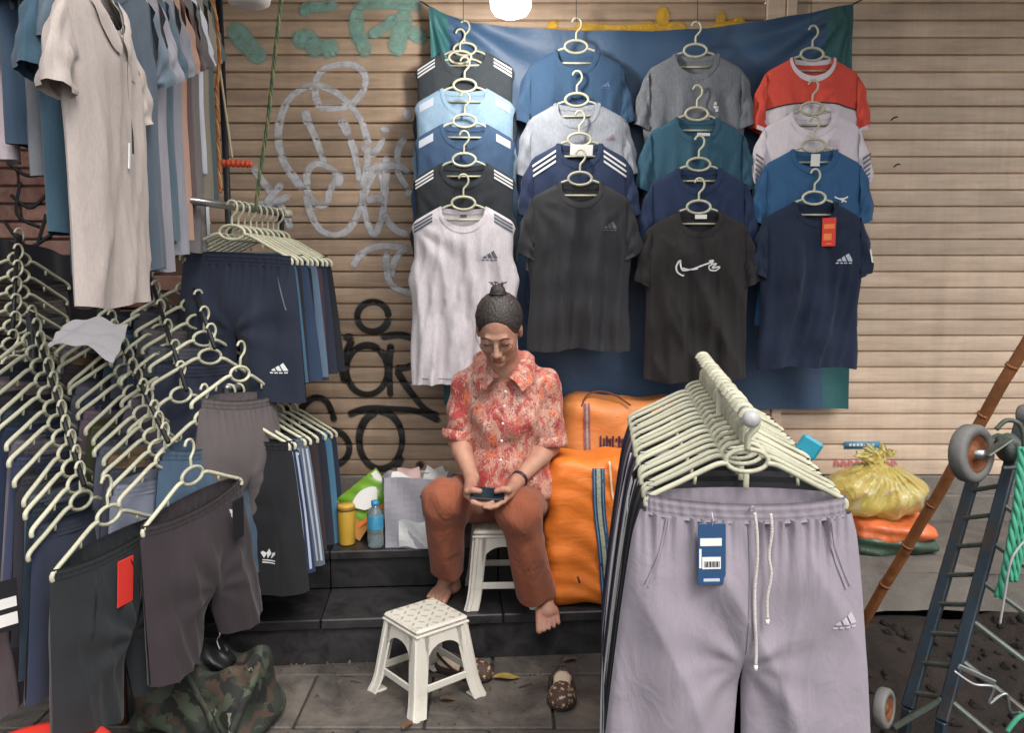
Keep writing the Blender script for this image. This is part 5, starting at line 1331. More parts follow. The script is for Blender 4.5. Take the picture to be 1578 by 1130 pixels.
# trousers
RUST = fabric('rust_cotton', c('#8c5039'), crease=.85, sheen=.1)
T_ = Field((-.38, 2.58, .16), (.30, 3.32, .76), .005)
T_.cone(hipL, hipR, .108, .108, .04)
for hp1, kn_, an_, ct, fl, ox in ((hipL, knL, anL, .285, .066, -.010), (hipR, knR, anR, .232, .069, -.026)):
    T_.cone(hp1, kn_, .094, .074, .04)
    e_ = an_+A(ox, -.012, -.06); dr = e_-kn_
    q_ = kn_+dr*((kn_[2]-ct)/(kn_[2]-e_[2]))
    T_.cone(kn_, e_, .068, fl, .03, cut=(q_, (dr[0]*.2, dr[1]*.25, dr[2])))
T_.disp(lambda X, Y, Z: .0060*np.sin(X*48+2*np.sin(Z*6+X*5)+Z*11+Y*10)*np.clip((.62-Z)*5, .1, 1)+.0022*np.sin(Z*60+X*52+Y*40)*np.clip((Z-.42)*8, 0.1, 1)+.0012*np.sin(X*110+Z*30))
T_.build('trousers', RUST, per, PO, 1)
# bracelet
d = (wrR-elR)/np.linalg.norm(wrR-elR); M = Vector(tuple(d)).to_track_quat('Z', 'Y').to_matrix().to_4x4(); M.translation = Vector(tuple(wrR-d*.012-np.array(PO)))
MB().lathe([(.0265, -.006), (.0305, -.005), (.0305, .005), (.0265, .006), (.0265, -.006)], 20, M).build('bracelet', plain('dark_bracelet', c('#2a211f'), .4), per)
phn = thing('phone', 'dark mobile phone held in the woman\'s hands', 'phone', tuple(ph), (R(24), R(3), R(-6)))
put('case', MB().box((-.058, -.026, -.005), (.058, .032, .003), .004).mesh('case', plain('phone_case', c('#20242a'), .3), False), phn)
put('screen', MB().box((-.053, -.022, .0035), (.053, .028, .0045)).mesh('screen', plain('phone_screen', c('#1b2c36'), .12), False), phn)
# ------------------------------------------------------------------ orange sacks
def sack_mat(name, hexc):
    m, n, b = _base(name); b.inputs['Roughness'].default_value = .48; b.inputs['Specular IOR Level'].default_value = .4
    tc = nd(n, 'ShaderNodeTexCoord')
    mp_ = nd(n, 'ShaderNodeMapping'); mp_.inputs['Scale'].default_value = (1, 1, 3.2); n.links.new(tc.outputs['Object'], mp_.inputs['Vector'])
    no = nd(n, 'ShaderNodeTexNoise', Scale=8, Detail=6, Roughness=.6, Distortion=.8); n.links.new(mp_.outputs[0], no.inputs['Vector'])
    r = nd(n, 'ShaderNodeMapRange'); r.inputs[1].default_value = .3; r.inputs[2].default_value = .7; r.inputs[3].default_value = .82; r.inputs[4].default_value = 1.08; n.links.new(no.outputs['Fac'], r.inputs[0])
    sc = nd(n, 'ShaderNodeVectorMath', operation='SCALE'); sc.inputs[0].default_value = c(hexc)[:3]; n.links.new(r.outputs[0], sc.inputs['Scale']); n.links.new(sc.outputs[0], b.inputs['Base Color'])
    bu = nd(n, 'ShaderNodeBump', Strength=.22, Distance=.02); n.links.new(no.outputs['Fac'], bu.inputs['Height']); n.links.new(bu.outputs[0], b.inputs['Normal']); return m
ORG = sack_mat('orange_woven_plastic', '#e07a2e')
ORG2 = sack_mat('faded_orange_woven_plastic', '#dc8a4c')
sk = thing('orange_sack', 'large bulging orange woven sack with blue plaid strap on the black step beside the woman', 'sack', (.365, 3.085, .172))
f_ = Field((-.29, -.17, -.02), (.29, .17, .60), .007)
f_.rbox((0, 0, .272), (.245, .125, .272), .055)
f_.disp(lambda X, Y, Z: -.004*np.sin(Z*5.9)*1+.0032*np.sin(Z*85+7*np.sin(X*9)+X*6+3*np.sin(Z*11))*np.clip(1-np.abs(Z-.27)*1.6, .2, 1)+.0032*np.sin(Z*33+X*19+2.5*np.sin(X*24))+.003*np.sin(X*30+Z*8+Y*9)+.003*np.sin(X*11+Z*4+2))
P_, F_ = f_.surf(); part('sack_body', P_, F_, ORG, sk)
def sack_front(P, x, z):   # front surface position of that sack near (x, z)
    d = (P[:, 0]-x)**2+(P[:, 2]-z)**2; m = np.where((d < .012**2) & (P[:, 1] < 0))[0]
    return P[m, 1].min() if len(m) else -.12
def strip(P, pts, w, name, mat, parent, off=.003):
    cv = catmull([(x, 0, z) for x, z in pts], 10); vs = []; ys = [sack_front(P, p.x, p.z) for p in cv]
    ys = [min(ys[max(0, i-1)], ys[i], ys[min(len(ys)-1, i+1)]) for i in range(len(ys))]
    for p, y in zip(cv, ys):
        for q in (-1, 1): vs.append((p.x+q*w/2, y-off, p.z))
    return part(name, vs, [(2*i, 2*i+1, 2*i+3, 2*i+2) for i in range(len(cv)-1)], mat, parent)
sx = lambda px: V(px, 800, 2.96).x-.365
zz = lambda py: V(900, py, 2.96).z-.172
STB = plain('strap_navy', c('#2f4562'), .7, var=.35, vscale=120); STG = plain('strap_pale', c('#9fa48f'), .7, var=.35, vscale=120)
pts = [(sx(921), zz(722)), (sx(923), zz(780)), (sx(930), zz(840)), (sx(935), zz(890)), (sx(938), zz(930))]
strip(P_, pts, .044, 'strap', STB, sk, .003); strip(P_, pts, .014, 'strap_stripe', STG, sk, .005)
for dx in (-.015, .015): strip(P_, [(a+dx, b) for a, b in pts], .004, 'strap_stripe', plain('strap_blue', c('#5b86a8'), .7), sk, .0055)
strip(P_, [(sx(938), zz(712)), (sx(941), zz(745)), (sx(944), zz(768))], .006, 'drawcord', plain('cream_cord', c('#d8c7a8'), .7), sk, .008)
MB().tube([(sx(890), -.158, zz(884)), (sx(893), -.160, zz(893))], .004, 6).build('black_tab', BLACK_P, sk)
MB().tube(catmull([(-.24, -.02, .50), (-.262, -.05, .522), (-.24, -.09, .505)], 5), .012, 7).build('tied_corner', ORG, sk)
s2 = thing('orange_sack', 'faded orange woven sack with purple printed letters behind the larger sack', 'sack', (.435, 3.39, .322))
f_ = Field((-.30, -.17, -.02), (.30, .17, .64), .008)
f_.rbox((0, 0, .28), (.245, .120, .285), .07)
f_.disp(lambda X, Y, Z: .003*np.sin(Z*40+4*np.sin(X*8))+.005*np.sin(X*20+Z*12)+.003*np.sin(X*40-Z*26)+.030*np.sin(X*6+1.2)*np.clip(Z-.35, 0, 1)*3)
P2, F2 = f_.surf(); part('sack_body', P2, F2, ORG2, s2)
sx2 = lambda px: V(px, 650, 3.27).x-.435
zz2 = lambda py: V(900, py, 3.27).z-.322
strip(P2, [(sx2(904), zz2(622)), (sx2(905), zz2(660)), (sx2(906), zz2(700))], .024, 'strap', plain('strap_mauve', c('#9a5a66'), .7, var=.3, vscale=90), s2)
strip(P2, [(sx2(904), zz2(622)), (sx2(905), zz2(660)), (sx2(906), zz2(700))], .007, 'strap_stripe', STG, s2, .005)
PUR = plain('purple_ink', c('#43203c'), .6)
for k in range(5):
    x0 = sx2(926+9.5*k)
    for a, b in (((x0, zz2(672)), (x0, zz2(697))), ((x0, zz2(674)), (x0+.014, zz2(674+12*(k % 2)))), ((x0+.013, zz2(676)), (x0+.013, zz2(697-8*(k % 3)))), ((x0, zz2(686)), (x0+.013, zz2(688+6*(k % 2))))):
        strip(P2, [a, b], .007, 'lettering', PUR, s2, .004)
MB().tube(catmull([(sx2(896), -.11, zz2(628)), (sx2(905), -.09, zz2(612)), (sx2(925), -.08, zz2(606)), (sx2(950), -.09, zz2(612)), (sx2(972), -.11, zz2(626))], 6), .004, 6).build('handle_cord', plain('brown_cord', c('#6b3a2a'), .8), s2)
s3 = thing('orange_bundle', 'orange plastic sheet bundle against the tarpaulin behind the trouser hangers', 'bundle', (.70, 3.38, .322))
f_ = Field((-.22, -.13, -.02), (.22, .13, .60), .009); f_.rbox((0, 0, .255), (.17, .09, .26), .06, taper=-.1); f_.disp(lambda X, Y, Z: .01*np.sin(Z*30+X*20)+.01*np.sin(X*30+Y*10)); f_.build('bundle', ORG2, s3)
# ------------------------------------------------------------------ bags and bottles on the upper step
Z2 = .322
def onstep(px, py): return G(px, py, Z2)
pb = onstep(644, 848); bg1 = thing('paper_bag', 'grey paper shopping bag with dark print beside the woman', 'bag', (pb.x-.005, pb.y+.075, Z2), (0, 0, R(-4)))
BGM = plain('grey_paper', c('#96949c'), .6, var=.1, bump=.3, bscale=14)
bw, bd, bh = .118, .06, .27
vs = []; 
def bagf(u, v):
    th = u*4; k = int(th) % 4; f = th-int(th); cs = [(-1, -1), (1, -1), (1, 1), (-1, 1)]; a = cs[k]; b = cs[(k+1) % 4]
    x = a[0]+(b[0]-a[0])*f; y = a[1]+(b[1]-a[1])*f
    ind = .012*math.sin(v*5)*math.sin(f*math.pi)
    return (x*bw*(1+.02*v)+(-ind if k == 1 else ind if k == 3 else 0)*1.5, y*(bd-.01*v)+.004*math.sin(f*9+v*7), v*bh+.006*math.sin(u*19)*v)
MB().grid(bagf, 40, 12, closed_u=True).build('bag_body', BGM, bg1, False)
MB().grid(lambda u, v: ((u-.5)*bw*1.3+.012, -bd-.004-.004*math.sin(u*7+v*5), .005+v*.105+.006*math.sin(u*9)), 12, 6).build('clear_sleeve', plain('clear_plastic', c('#c2c4c4'), .2, bump=.6, bscale=20), bg1)
for j, (w_, z_) in enumerate(((.060, .148), (.056, .132))):
    for k in range(5): put('lettering', MB().box((0, 0, 0), (.008, .001, .010 if j == 0 else .006)).mesh('lettering', BLACK_P, False), bg1, (.030+k*.0125, -bd-.0045, z_))
for k, (dx, rz_, zt_) in enumerate(((-.07, 12, .30), (-.02, -8, .325), (.045, 18, .32), (.08, -14, .315), (.0, 5, .30))):
    pp_ = thing('paper_sheet', ['crumpled white paper at the left in the grey bag', 'pale pink tissue in the middle of the grey bag', 'white paper standing right in the grey bag', 'white plastic packet rightmost in the grey bag', 'folded white paper at the back of the grey bag'][k], 'paper', (bg1.location.x+dx, bg1.location.y-.02+.012*k, Z2+.20), (R(8), R(rz_), 0))
    MB().grid(lambda u, v: ((u-.5)*.085, .006*math.sin(u*6+k)+.005*math.sin(v*7+k), v*(zt_-.2)*.85+.004*math.sin(u*5+k)*v), 14, 10).build('sheet', plain('pink_tissue', c('#cdaaa6'), .7) if k == 1 else CARD, pp_)
bp = onstep(578, 846)
bt = thing('water_bottle', 'clear plastic water bottle with blue cap and label', 'bottle', (bp.x, bp.y+.02, Z2))
CLR = plain('bottle_plastic', c('#b9c9cf'), .12, trans=.75, var=.03)
MB().lathe([(0, .002), (.026, .002), (.031, .008), (.031, .05), (.029, .055), (.031, .06), (.031, .12), (.024, .145), (.013, .158), (.0125, .168), (0, .168)], 24).build('bottle_body', CLR, bt)
MB().lathe([(.0318, .075), (.0318, .128), (.0308, .130)], 24).build('label', plain('cyan_label', c('#3c86a8'), .4, var=.3, vscale=40), bt)
MB().lathe([(.0145, .166), (.0150, .167), (.0150, .182), (0, .183)], 18).build('cap', plain('blue_cap', c('#2f7fb0'), .4), bt)
yp = onstep(534, 842)
yc = thing('yellow_carton', 'yellow cylindrical carton standing left of the water bottle', 'carton', (yp.x-.004, yp.y+.03, Z2))
YEL = plain('yellow_card', c('#c29a38'), .5, var=.2)
MB().lathe([(0, 0), (.030, 0), (.032, .005), (.033, .15), (.030, .158), (.0, .159)], 24).build('carton_body', YEL, yc); MB().lathe([(.0335, .135), (.035, .136), (.035, .150), (.0335, .151)], 24).build('lid_band', plain('brown_band', c('#8c6a2c'), .5), yc)
bp2 = onstep(552, 828); y2 = thing('food_box', 'small dark amber box behind the water bottle', 'box', (bp2.x, bp2.y+.12, Z2), (0, 0, R(15)))
put('box_body', MB().box((-.05, -.03, 0), (.05, .03, .14), .004).mesh('box_body', plain('amber_box', c('#8a6326'), .5, var=.4, vscale=30), False), y2)
gp = V(566, 768, 3.30); gk = thing('snack_packet', 'green white and orange snack packet leaning above the small boxes', 'packet', gp, (R(-12), R(-38), R(8)))
def pk_(u, v): 
    x = (u-.5)*.20; z = (v-.5)*.145; return (x, -.024*math.sqrt(max(0, math.sin(math.pi*u)*math.sin(math.pi*v)))+.003*math.sin(u*20+v*9), z)
MB().grid(pk_, 26, 20).build('front_film', plain('green_film', c('#6f9c34'), .3, var=.2), gk)
MB().grid(lambda u, v: (lambda p: (p[0], -p[1]+.002, p[2]))(pk_(u, v)), 12, 10).build('back_film', plain('amber_film', c('#c0822c'), .35), gk)
MB().add([((.055*math.cos(a)*r_*(1+.15*math.sin(3*a))), -.0295, .038*math.sin(a)*r_) for r_ in (1,) for a in [k*.314 for k in range(20)]], [tuple(range(20))]).build('white_panel', CARD, gk, False)
put('orange_band', MB().box((-.095, -.013, -.072), (.085, -.010, -.055)).mesh('orange_band', plain('orange_film', c('#cf6f2a'), .4), False), gk); put('white_end', MB().box((.072, -.014, -.065), (.096, -.009, .065)).mesh('white_end', CARD, False), gk)
bk2 = thing('cardboard_flap', 'brown cardboard piece leaning under the snack packet', 'cardboard', V(545, 805, 3.27), (R(-10), R(35), R(10)))
put('flap', MB().box((-.06, -.002, -.05), (.06, .002, .05)).mesh('flap', plain('cardboard', c('#b07a3c'), .8), False), bk2)
gx = thing('glasses_case', 'slim black pen hooked on the grey paper bag edge', 'pen', V(648, 764, 3.10))
MB().tube([(0, 0, 0), (.014, 0, -.036)], .0035, 6).build('pen', BLACK_P, gx)
gx.name = 'pen'
# ------------------------------------------------------------------ clogs, fallen leaf
def clogmat():
    m, n, b = _base('leopard_print'); b.inputs['Roughness'].default_value = .7; tc = nd(n, 'ShaderNodeTexCoord')
    v = nd(n, 'ShaderNodeTexVoronoi', Scale=75); n.links.new(tc.outputs['Object'], v.inputs['Vector'])
    r = nd(n, 'ShaderNodeMapRange'); r.inputs[1].default_value = .33; r.inputs[2].default_value = .42; n.links.new(v.outputs['Distance'], r.inputs[0])
    mc = nd(n, 'ShaderNodeMix', data_type='RGBA'); mc.inputs[6].default_value = c('#b39c80'); mc.inputs[7].default_value = c('#4b352b'); n.links.new(r.outputs[0], mc.inputs[0]); n.links.new(mc.outputs[2], b.inputs['Base Color']); return m
LEO = clogmat(); SOLE = plain('dark_sole', c('#3a2c27'), .7)
def clog(label, loc, rz):
    t = thing('clog', label, 'clog', loc, (0, 0, rz)); 
    f = Field((-.06, -.14, -.01), (.06, .14, .09), .004)
    f.ell((0, -.055, .018), (.046, .062, .030)); f.ell((0, .065, .016), (.036, .045, .026), None, .03); f.cone((0, -.05, .014), (0, .06, .014), .042, .034, .02)
    f.rbox((0, 0, -.03), (.09, .16, .03), .0, op='sub', k=0); f.rbox((0, 0, .058), (.09, .16, .036), .0, op='sub', k=.003)
    f.build('sole', SOLE, t, relax=2)
    f = Field((-.06, -.14, .0), (.06, .05, .10), .0035)
    f.ell((0, -.055, .022), (.045, .066, .046)); f.rbox((0, 0, -.018), (.09, .16, .036), 0, op='sub', k=.002); f.ell((0, .040, .035), (.034, .055, .034), None, .004, op='sub')
    f.build('upper', LEO, t, relax=2)
    MB().tube(catmull([(-.040, .0, .024), (-.036, .040, .040), (-.018, .088, .052), (0, .100, .054), (.018, .088, .052), (.036, .040, .040), (.040, .0, .024)], 5), .0055, 7, flat=.7).build('heel_strap', SOLE, t)
    f = Field((-.05, -.06, .0), (.05, .12, .06), .004); f.ell((0, .062, .028), (.032, .042, .014)); f.ell((0, .01, .026), (.030, .05, .012), None, .01); f.disp(lambda X, Y, Z: .002*np.sin(X*250+Y*140)*np.sin(Y*210)); f.build('insole', F('#cbb9a2'), t)
    return t
cg = G(866, 1072, 0); clog('brown leopard-print clog with cream lining alone on the right pavement', (cg.x, cg.y+.0, .0), R(-4))
cg = G(712, 1046, 0); clog('leopard-print clog seen through the legs of the empty stool', (cg.x, cg.y+.03, .0), R(60))
def leaf(label, px, py, rz, col, L_=.045, w_=.02):
    p = G(px, py, .006); t = thing('fallen_leaf', label, 'leaf', p, (0, 0, rz))
    MB().grid(lambda u, v: ((u-.5)*L_*2, (v-.5)*2*w_*math.sin(math.pi*min(.98, u*.96+.02))**.8, .004+.006*abs(v-.5)+.004*math.sin(u*5)), 14, 6).build('blade', plain('leaf'+col, c(col), .6, var=.3, vscale=60), t)
leaf('yellow fallen leaf lying right of the empty stool', 780, 1046, R(5), '#a08648')
leaf('brown fallen leaf near the foot of the step on the right', 878, 1018, R(40), '#5f4a36', .03, .015)
leaf('dry brown leaf lying under the empty stool', 628, 1120, R(70), '#6a4c34', .03, .014)
leaf('small dry leaf by the front leg of the empty stool', 690, 1080, R(10), '#5c4535', .025, .012)
# ------------------------------------------------------------------ trouser rack in the right foreground
k0 = V(1156, 645, 1.735); k1 = V(1080, 549, 2.53)
rk = thing('trouser_rail', 'steel T-shaped rail with round end knob carrying the trousers', 'clothes rail', (k0.x, k0.y, 0))
MB().tube([(0, 0, k0.z), tuple(Vector((k1.x-k0.x, k1.y-k0.y, k1.z)))], .0125, 12).build('rail', STEEL, rk)
f_ = MB().lathe([(0, -.016), (.010, -.015), (.017, -.008), (.018, .0), (.017, .008), (.012, .014), (.012, .03)], 20, Matrix.Translation((0, -.008, k0.z)) @ Matrix.Rotation(R(-90), 4, 'X')).build('end_knob', plain('knob_plastic', c('#b5b5b4'), .3), rk)
mid = (k1-k0)*.45
MB().tube([(mid.x, mid.y, k0.z+mid.z*1-.01), (mid.x, mid.y, 0)], .016, 12).build('post', plain('cream_post', c('#b8b19a'), .5), rk)
for a in (40, 140, 220, 320): MB().tube([(mid.x, mid.y, .06), (mid.x+.35*math.cos(R(a)), mid.y+.35*math.sin(R(a)), .01)], .012, 8).build('foot', plain('cream_post', c('#b8b19a'), .5), rk)
rz0 = math.atan2(-(k1.x-k0.x), k1.y-k0.y)
TC = ['#8d848c', '#2c2c30', '#232327', '#3a3a3e', '#1d1d20', '#34333a', '#2a2a2d', '#c7c6c8', '#4b4248', '#232226', '#6b5c78', '#2a2a2e', '#8a8084', '#3a3850', '#504048', '#262630', '#2d3346']
_tp = {}
def plain_trouser(v):
    if v not in _tp:
        s = Bottoms(400+v, L=.98, ww=.200, hw=.275, crotch=.33, D=.020, dip=.010, amp=.6, gap=.07, gather=0); e = bpy.data.objects.new('tmp', None); COL.objects.link(e)
        s.waist(F('#2c2c30'), e, 70, 34); s.legs(F('#2c2c30'), e, 12, 26); r = []
        for ch in list(e.children): r.append((ch.name.split('.')[0], ch.data)); bpy.data.objects.remove(ch)
        bpy.data.objects.remove(e); _tp[v] = (s, r)
    return _tp[v]
NT = 17
TN = {'#8d848c': 'lilac grey', '#c7c6c8': 'pale grey', '#6b5c78': 'purple', '#8a8084': 'mid grey', '#3a3850': 'indigo', '#504048': 'plum brown', '#2d3346': 'navy', '#4b4248': 'dark mauve'}
for k in range(NT):
    tq = .035+.93*(k/(NT-1))**1.05 if k == 0 else .100+.865*((k-1)/(NT-2))**1.05
    p = k0.lerp(k1, tq)+Vector((0, 0, -.0945)); a = rz0*.5+R(rnd.uniform(-2.5, 2.5) if k else 0)
    if k == 0: p.y = k0.y+.022
    hanger(f'{ORD[k]} cream hanger on the trouser rail', p, (0, R(rnd.uniform(-1.2, 1.2) if k else 0), a), 'cream hangers on the trouser rail', ('stem',))
    q = p+Vector((0, 0, -.072))
    if k == 0:
        t = thing('trousers', 'lilac grey drawstring trousers with blue swing tag, front of the trouser rail', 'trousers', q, (0, 0, a), 'trousers hanging on the foreground rail')
        s = Bottoms(77, L=.98, ww=.206, hw=.280, crotch=.365, D=.058, dip=.013, amp=1.0, gap=.022, gather=4.2, band=.040, wd=.40)
        LG = fabric('lilac grey cotton', c('#8f8790'), heather=.0, crease=.30, mottled=.05)
        s.waist(LG, t, 420, 41, .0011); s.legs(LG, t, 54, 110)
        cord = plain('white_drawstring', c('#cfc6c2'), .8, bump=.5, bscale=200)
        for pts_ in ([(.004, -.020), (.010, -.06), (.013, -.12), (.010, -.18), (.012, -.25), (.017, -.30), (.018, -.345)], [(.036, -.022), (.040, -.06), (.036, -.11), (.042, -.15), (.036, -.20), (.038, -.245)]):
            cv = catmull([(x, min(s.fy(x, z), s.fy(x, z-.02), -.06)-.006, z) for x, z in pts_], 6)
            MB().tube(cv, .0034, 7).build('drawstring', cord, t); MB().tube([cv[-1], cv[-1]+Vector((0, 0, -.012))], .0042, 7).build('string_end', WHITE_P, t)
        for x_ in (.006, .036): MB().tube([(x_+.0055*math.cos(a_), s.fy(x_, -.03)-.006, -.022+.0055*math.sin(a_)) for a_ in [j*.628 for j in range(10)]], .0012, 5, True).build('eyelet', STEEL, t)
        for sg in (-1, 1):
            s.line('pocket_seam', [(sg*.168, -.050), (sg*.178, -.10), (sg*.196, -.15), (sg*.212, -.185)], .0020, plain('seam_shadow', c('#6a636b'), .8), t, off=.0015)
            s.line('pocket_edge', [(sg*.160, -.048), (sg*.170, -.10), (sg*.188, -.15), (sg*.204, -.188)], .0035, LG, t, off=.004)
        s.line('fly_seam', [(.0, -.05), (.001, -.12), (.0, -.22), (.0, -.33)], .0015, GREY_P, t, off=.001)
        s.decal('thigh_logo', mountain_logo(.200, -.262, .030), plain('pale_lilac_print', c('#b9b0b8'), .6), t, off=.003)
        yt = min(s.fy(-.08, -.06), s.fy(-.08, -.15))-.012
        tg = put('swing_tag', MB().box((-.0285, -.001, -.128), (.0285, .001, 0), .0008).mesh('swing_tag', BLUE_P, False), t, (-.080, yt, -.046), (R(-3), R(-1), R(3)))
        put('white_panel', MB().box((-.024, -.0018, -.046), (.020, -.0012, -.030)).mesh('white_panel', CARD, False), tg); put('price_sticker', MB().box((-.020, -.0022, -.094), (.018, -.0012, -.069)).mesh('price_sticker', CARD, False), tg)
        put('side_print', MB().box((-.026, -.0019, -.092), (-.0215, -.0012, -.052)).mesh('side_print', WHITE_P, False), tg)
        put('footer_print', MB().box((-.017, -.0019, -.120), (.016, -.0012, -.114)).mesh('footer_print', PALE, False), tg)
        bc = MB()
        for j in range(14): bc.box((-.016+j*.0023, -.0028, -.090), (-.0152+j*.0023+.0006*(j % 3), -.0023, -.078))
        bc.build('barcode', BLACK_P, tg, False)
        MB().tube([(0, -.002, -.006), (.002, -.004, .008), (.0, -.002, .024)], .0007, 4).build('string', WHITE_P, tg)
    else:
        col = TC[k]; nm = TN.get(col, 'charcoal' if k in (3, 5, 9) else 'black')
        t = thing('trousers', f'{nm} trousers, {ORD[k]} from the front on the trouser rail', 'trousers', q, (0, 0, a), 'trousers hanging on the foreground rail')
        s, r = plain_trouser(k % 4)
        for n_, me in r: put(n_, me, t, mat=F(col))
        if k in (5, 10): 
            for j in range(3 if k != 10 else 1): s.line('side_stripe', [(-s.xo(z)+.006+.010*j, z) for z in (-.04, -.2, -.4, -.7, -.95)], .006, WHITE_P, t, off=.003)
            for j in range(3 if k != 10 else 1): s.line('side_stripe', [(-s.xo(z)-.001, z) for z in (-.04, -.2, -.4, -.7, -.95)], .006, WHITE_P, t, off=.001, fy=lambda x, z: .005)
        if k == 6:
            tg = put('swing_tag', MB().box((-.022, -.001, -.10), (.022, .001, 0)).mesh('swing_tag', BLACK_C, False), t, (-.218, -.03, -.02), (0, R(-14), R(60)))
            put('white_panel', MB().box((-.014, -.002, -.085), (.014, -.0012, -.055)).mesh('white_panel', CARD, False), tg); Tee.line(s, 'logo', [(-.008, -.02), (.002, -.035), (-.006, -.045)], .005, WHITE_P, tg, off=.003, fy=lambda x, z: 0)
            sl_ = put('white_slip', MB().box((-.006, -.001, -.13), (.006, .001, 0)).mesh('white_slip', CARD, False), t, (-.232, -.02, -.09), (0, R(4), R(60)))
bt2 = thing('blue_packet', 'bright turquoise packet hooked at the right end of the trouser hangers', 'packet', V(1246, 690, 2.12), (0, R(30), R(-15)))
put('packet_body', MB().box((-.028, -.008, -.026), (.028, .008, .026), .006).mesh('packet_body', plain('turquoise_film', c('#2f94ac'), .35, var=.2), False), bt2)
# ------------------------------------------------------------------ yellow plastic bag and the things under it
yb = G(1388, 862, .318); yl = thing('yellow_plastic_bag', 'knotted translucent yellow plastic bag on the ledge', 'plastic bag', (yb.x-.005, yb.y+.17, .44))
YM, n_, b_ = _base('yellow_film'); b_.inputs['Roughness'].default_value = .18; b_.inputs['Transmission Weight'].default_value = .55; b_.inputs['Subsurface Weight'].default_value = .3
tc = nd(n_, 'ShaderNodeTexCoord'); no = nd(n_, 'ShaderNodeTexNoise', Scale=12, Detail=4, Distortion=1.5); n_.links.new(tc.outputs['Object'], no.inputs['Vector'])
mc = nd(n_, 'ShaderNodeMix', data_type='RGBA'); mc.inputs[6].default_value = c('#e8d67c'); mc.inputs[7].default_value = c('#f4edc8')
rg = nd(n_, 'ShaderNodeMapRange'); rg.inputs[1].default_value = .52; rg.inputs[2].default_value = .68; n_.links.new(no.outputs['Fac'], rg.inputs[0]); n_.links.new(rg.outputs[0], mc.inputs[0]); n_.links.new(mc.outputs[2], b_.inputs['Base Color'])
bu = nd(n_, 'ShaderNodeBump', Strength=.5, Distance=.03); n_.links.new(no.outputs['Fac'], bu.inputs['Height']); n_.links.new(bu.outputs[0], b_.inputs['Normal'])
f_ = Field((-.24, -.18, -.02), (.24, .18, .33), .0065)
f_.ell((-.02, 0, .085), (.185, .13, .10)); f_.ell((-.07, 0, .10), (.12, .11, .085), None, .04); f_.cone((-.02, 0, .14), (-.03, 0, .20), .05, .014, .05)
for dx, dz in ((-.035, .055), (.02, .062), (.055, .03), (-.075, .03)): f_.cone((-.03, 0, .195), (-.03+dx, .0, .205+dz), .010, .016, .012)
f_.disp(lambda X, Y, Z: .007*np.sin(np.arctan2(X+.02, Z-.22)*26+3*np.sin(Y*18))*np.clip(Z*7, .2, 1)+.005*np.sin(X*50+Y*40+Z*30)+.004*np.sin(Z*70-X*20))
f_.build('bag_film', YM, yl)
for nm, lab, cat, col, dz, hz, w_, sd in (('orange_cloth_bundle', 'folded orange plastic sheeting squeezed under the yellow bag', 'bundle', '#c8683a', .375, .05, .155, 1), ('green_bundle', 'dark green bundle at the bottom under the yellow bag', 'bundle', '#2c4031', .322, .055, .165, 2)):
    t = thing(nm, lab, cat, (yb.x+.01, yb.y+.16, dz)); f_ = Field((-.26, -.17, -.02), (.26, .17, .12), .007)
    f_.rbox((0, 0, hz/2), (w_, .13, hz/2+.008), .025); f_.disp(lambda X, Y, Z: .007*np.sin(X*40+sd)+.005*np.sin(Z*120+X*20)+.006*np.sin(X*17+Y*20+sd)); f_.build('bundle_body', plain(nm+'_film', c(col), .4, var=.4, vscale=16, bump=.5, bscale=20), t)
# scrap on the ledge edge
sc_ = thing('scrap_paper', 'small dirty white scrap on the ledge edge below the yellow bag', 'scrap', G(1385, 912, .20)+Vector((0, 0, .0)), (0, R(20), R(30)))
MB().grid(lambda u, v: ((u-.5)*.09, (v-.5)*.05, .01*math.sin(u*7+v*4)), 8, 6).build('paper', plain('dirty_paper', c('#9a8f84'), .8), sc_)
# ------------------------------------------------------------------ wooden pole and folded hand cart at the right
w0 = V(1582, 528, 2.28); w1 = V(1345, 935, 2.62)
wp = thing('wooden_pole', 'reddish brown bamboo pole leaning diagonally behind the blue cart', 'pole', w1)
cv = [w1.lerp(w0, k/14)-w1+Vector((0, 0, .004*math.sin(k*1.7))) for k in range(15)]; dd = (w0-w1).normalized()
cv = [cv[0]-dd*.55]+cv+[cv[-1]+dd*.5]
WOOD = plain('bamboo', c('#8e5a34'), .5, var=.45, vscale=18, bump=.35, bscale=40, dirt=c('#5a3a26'), dscale=9)
MB().tube(cv, .0165, 10).build('culm', WOOD, wp)
for k in range(6): q = cv[2]+dd*(.02+.16*k); MB().tube([q-dd*.004, q+dd*.004], .0185, 10).build('node', WOOD, wp)
CB = plain('blue_cart_paint', c('#26343f'), .5, .2, var=.35, bump=.15, dirt=c('#3a3029'), dscale=14, dlo=.5, dhi=.65)
CG = plain('grey_green_paint', c('#5a635c'), .5, .3, var=.3, bump=.2, dirt=c('#4a3a2e'), dscale=16)
RUB = plain('grey_rubber', c('#6a6866'), .7, var=.2, bump=.2); RUST_ = plain('rusty_rim', c('#7a4a2c'), .7, .3, var=.5, vscale=40)
co = V(1455, 1100, 2.0); cart = thing('hand_cart', 'dark blue metal hand cart stood on end with grey rubber wheels', 'hand cart', (co.x, co.y, 0))
cO = Vector((co.x, co.y, 0))
def cbar(nm, a, b, w, d, mat, ext=0):
    a, b = Vector(a), Vector(b); L_ = (b-a).length; M = (b-a).to_track_quat('Z', 'Y').to_matrix().to_4x4(); M.translation = a-cO
    return put(nm, MB().box((-w/2, -d/2, -ext), (w/2, d/2, L_), .003, M).mesh(nm, mat, False), cart)
a0 = V(1399, 1092, 2.06); a1 = V(1506, 716, 2.26); b0 = V(1452, 1112, 1.96); b1 = V(1574, 652, 2.18)
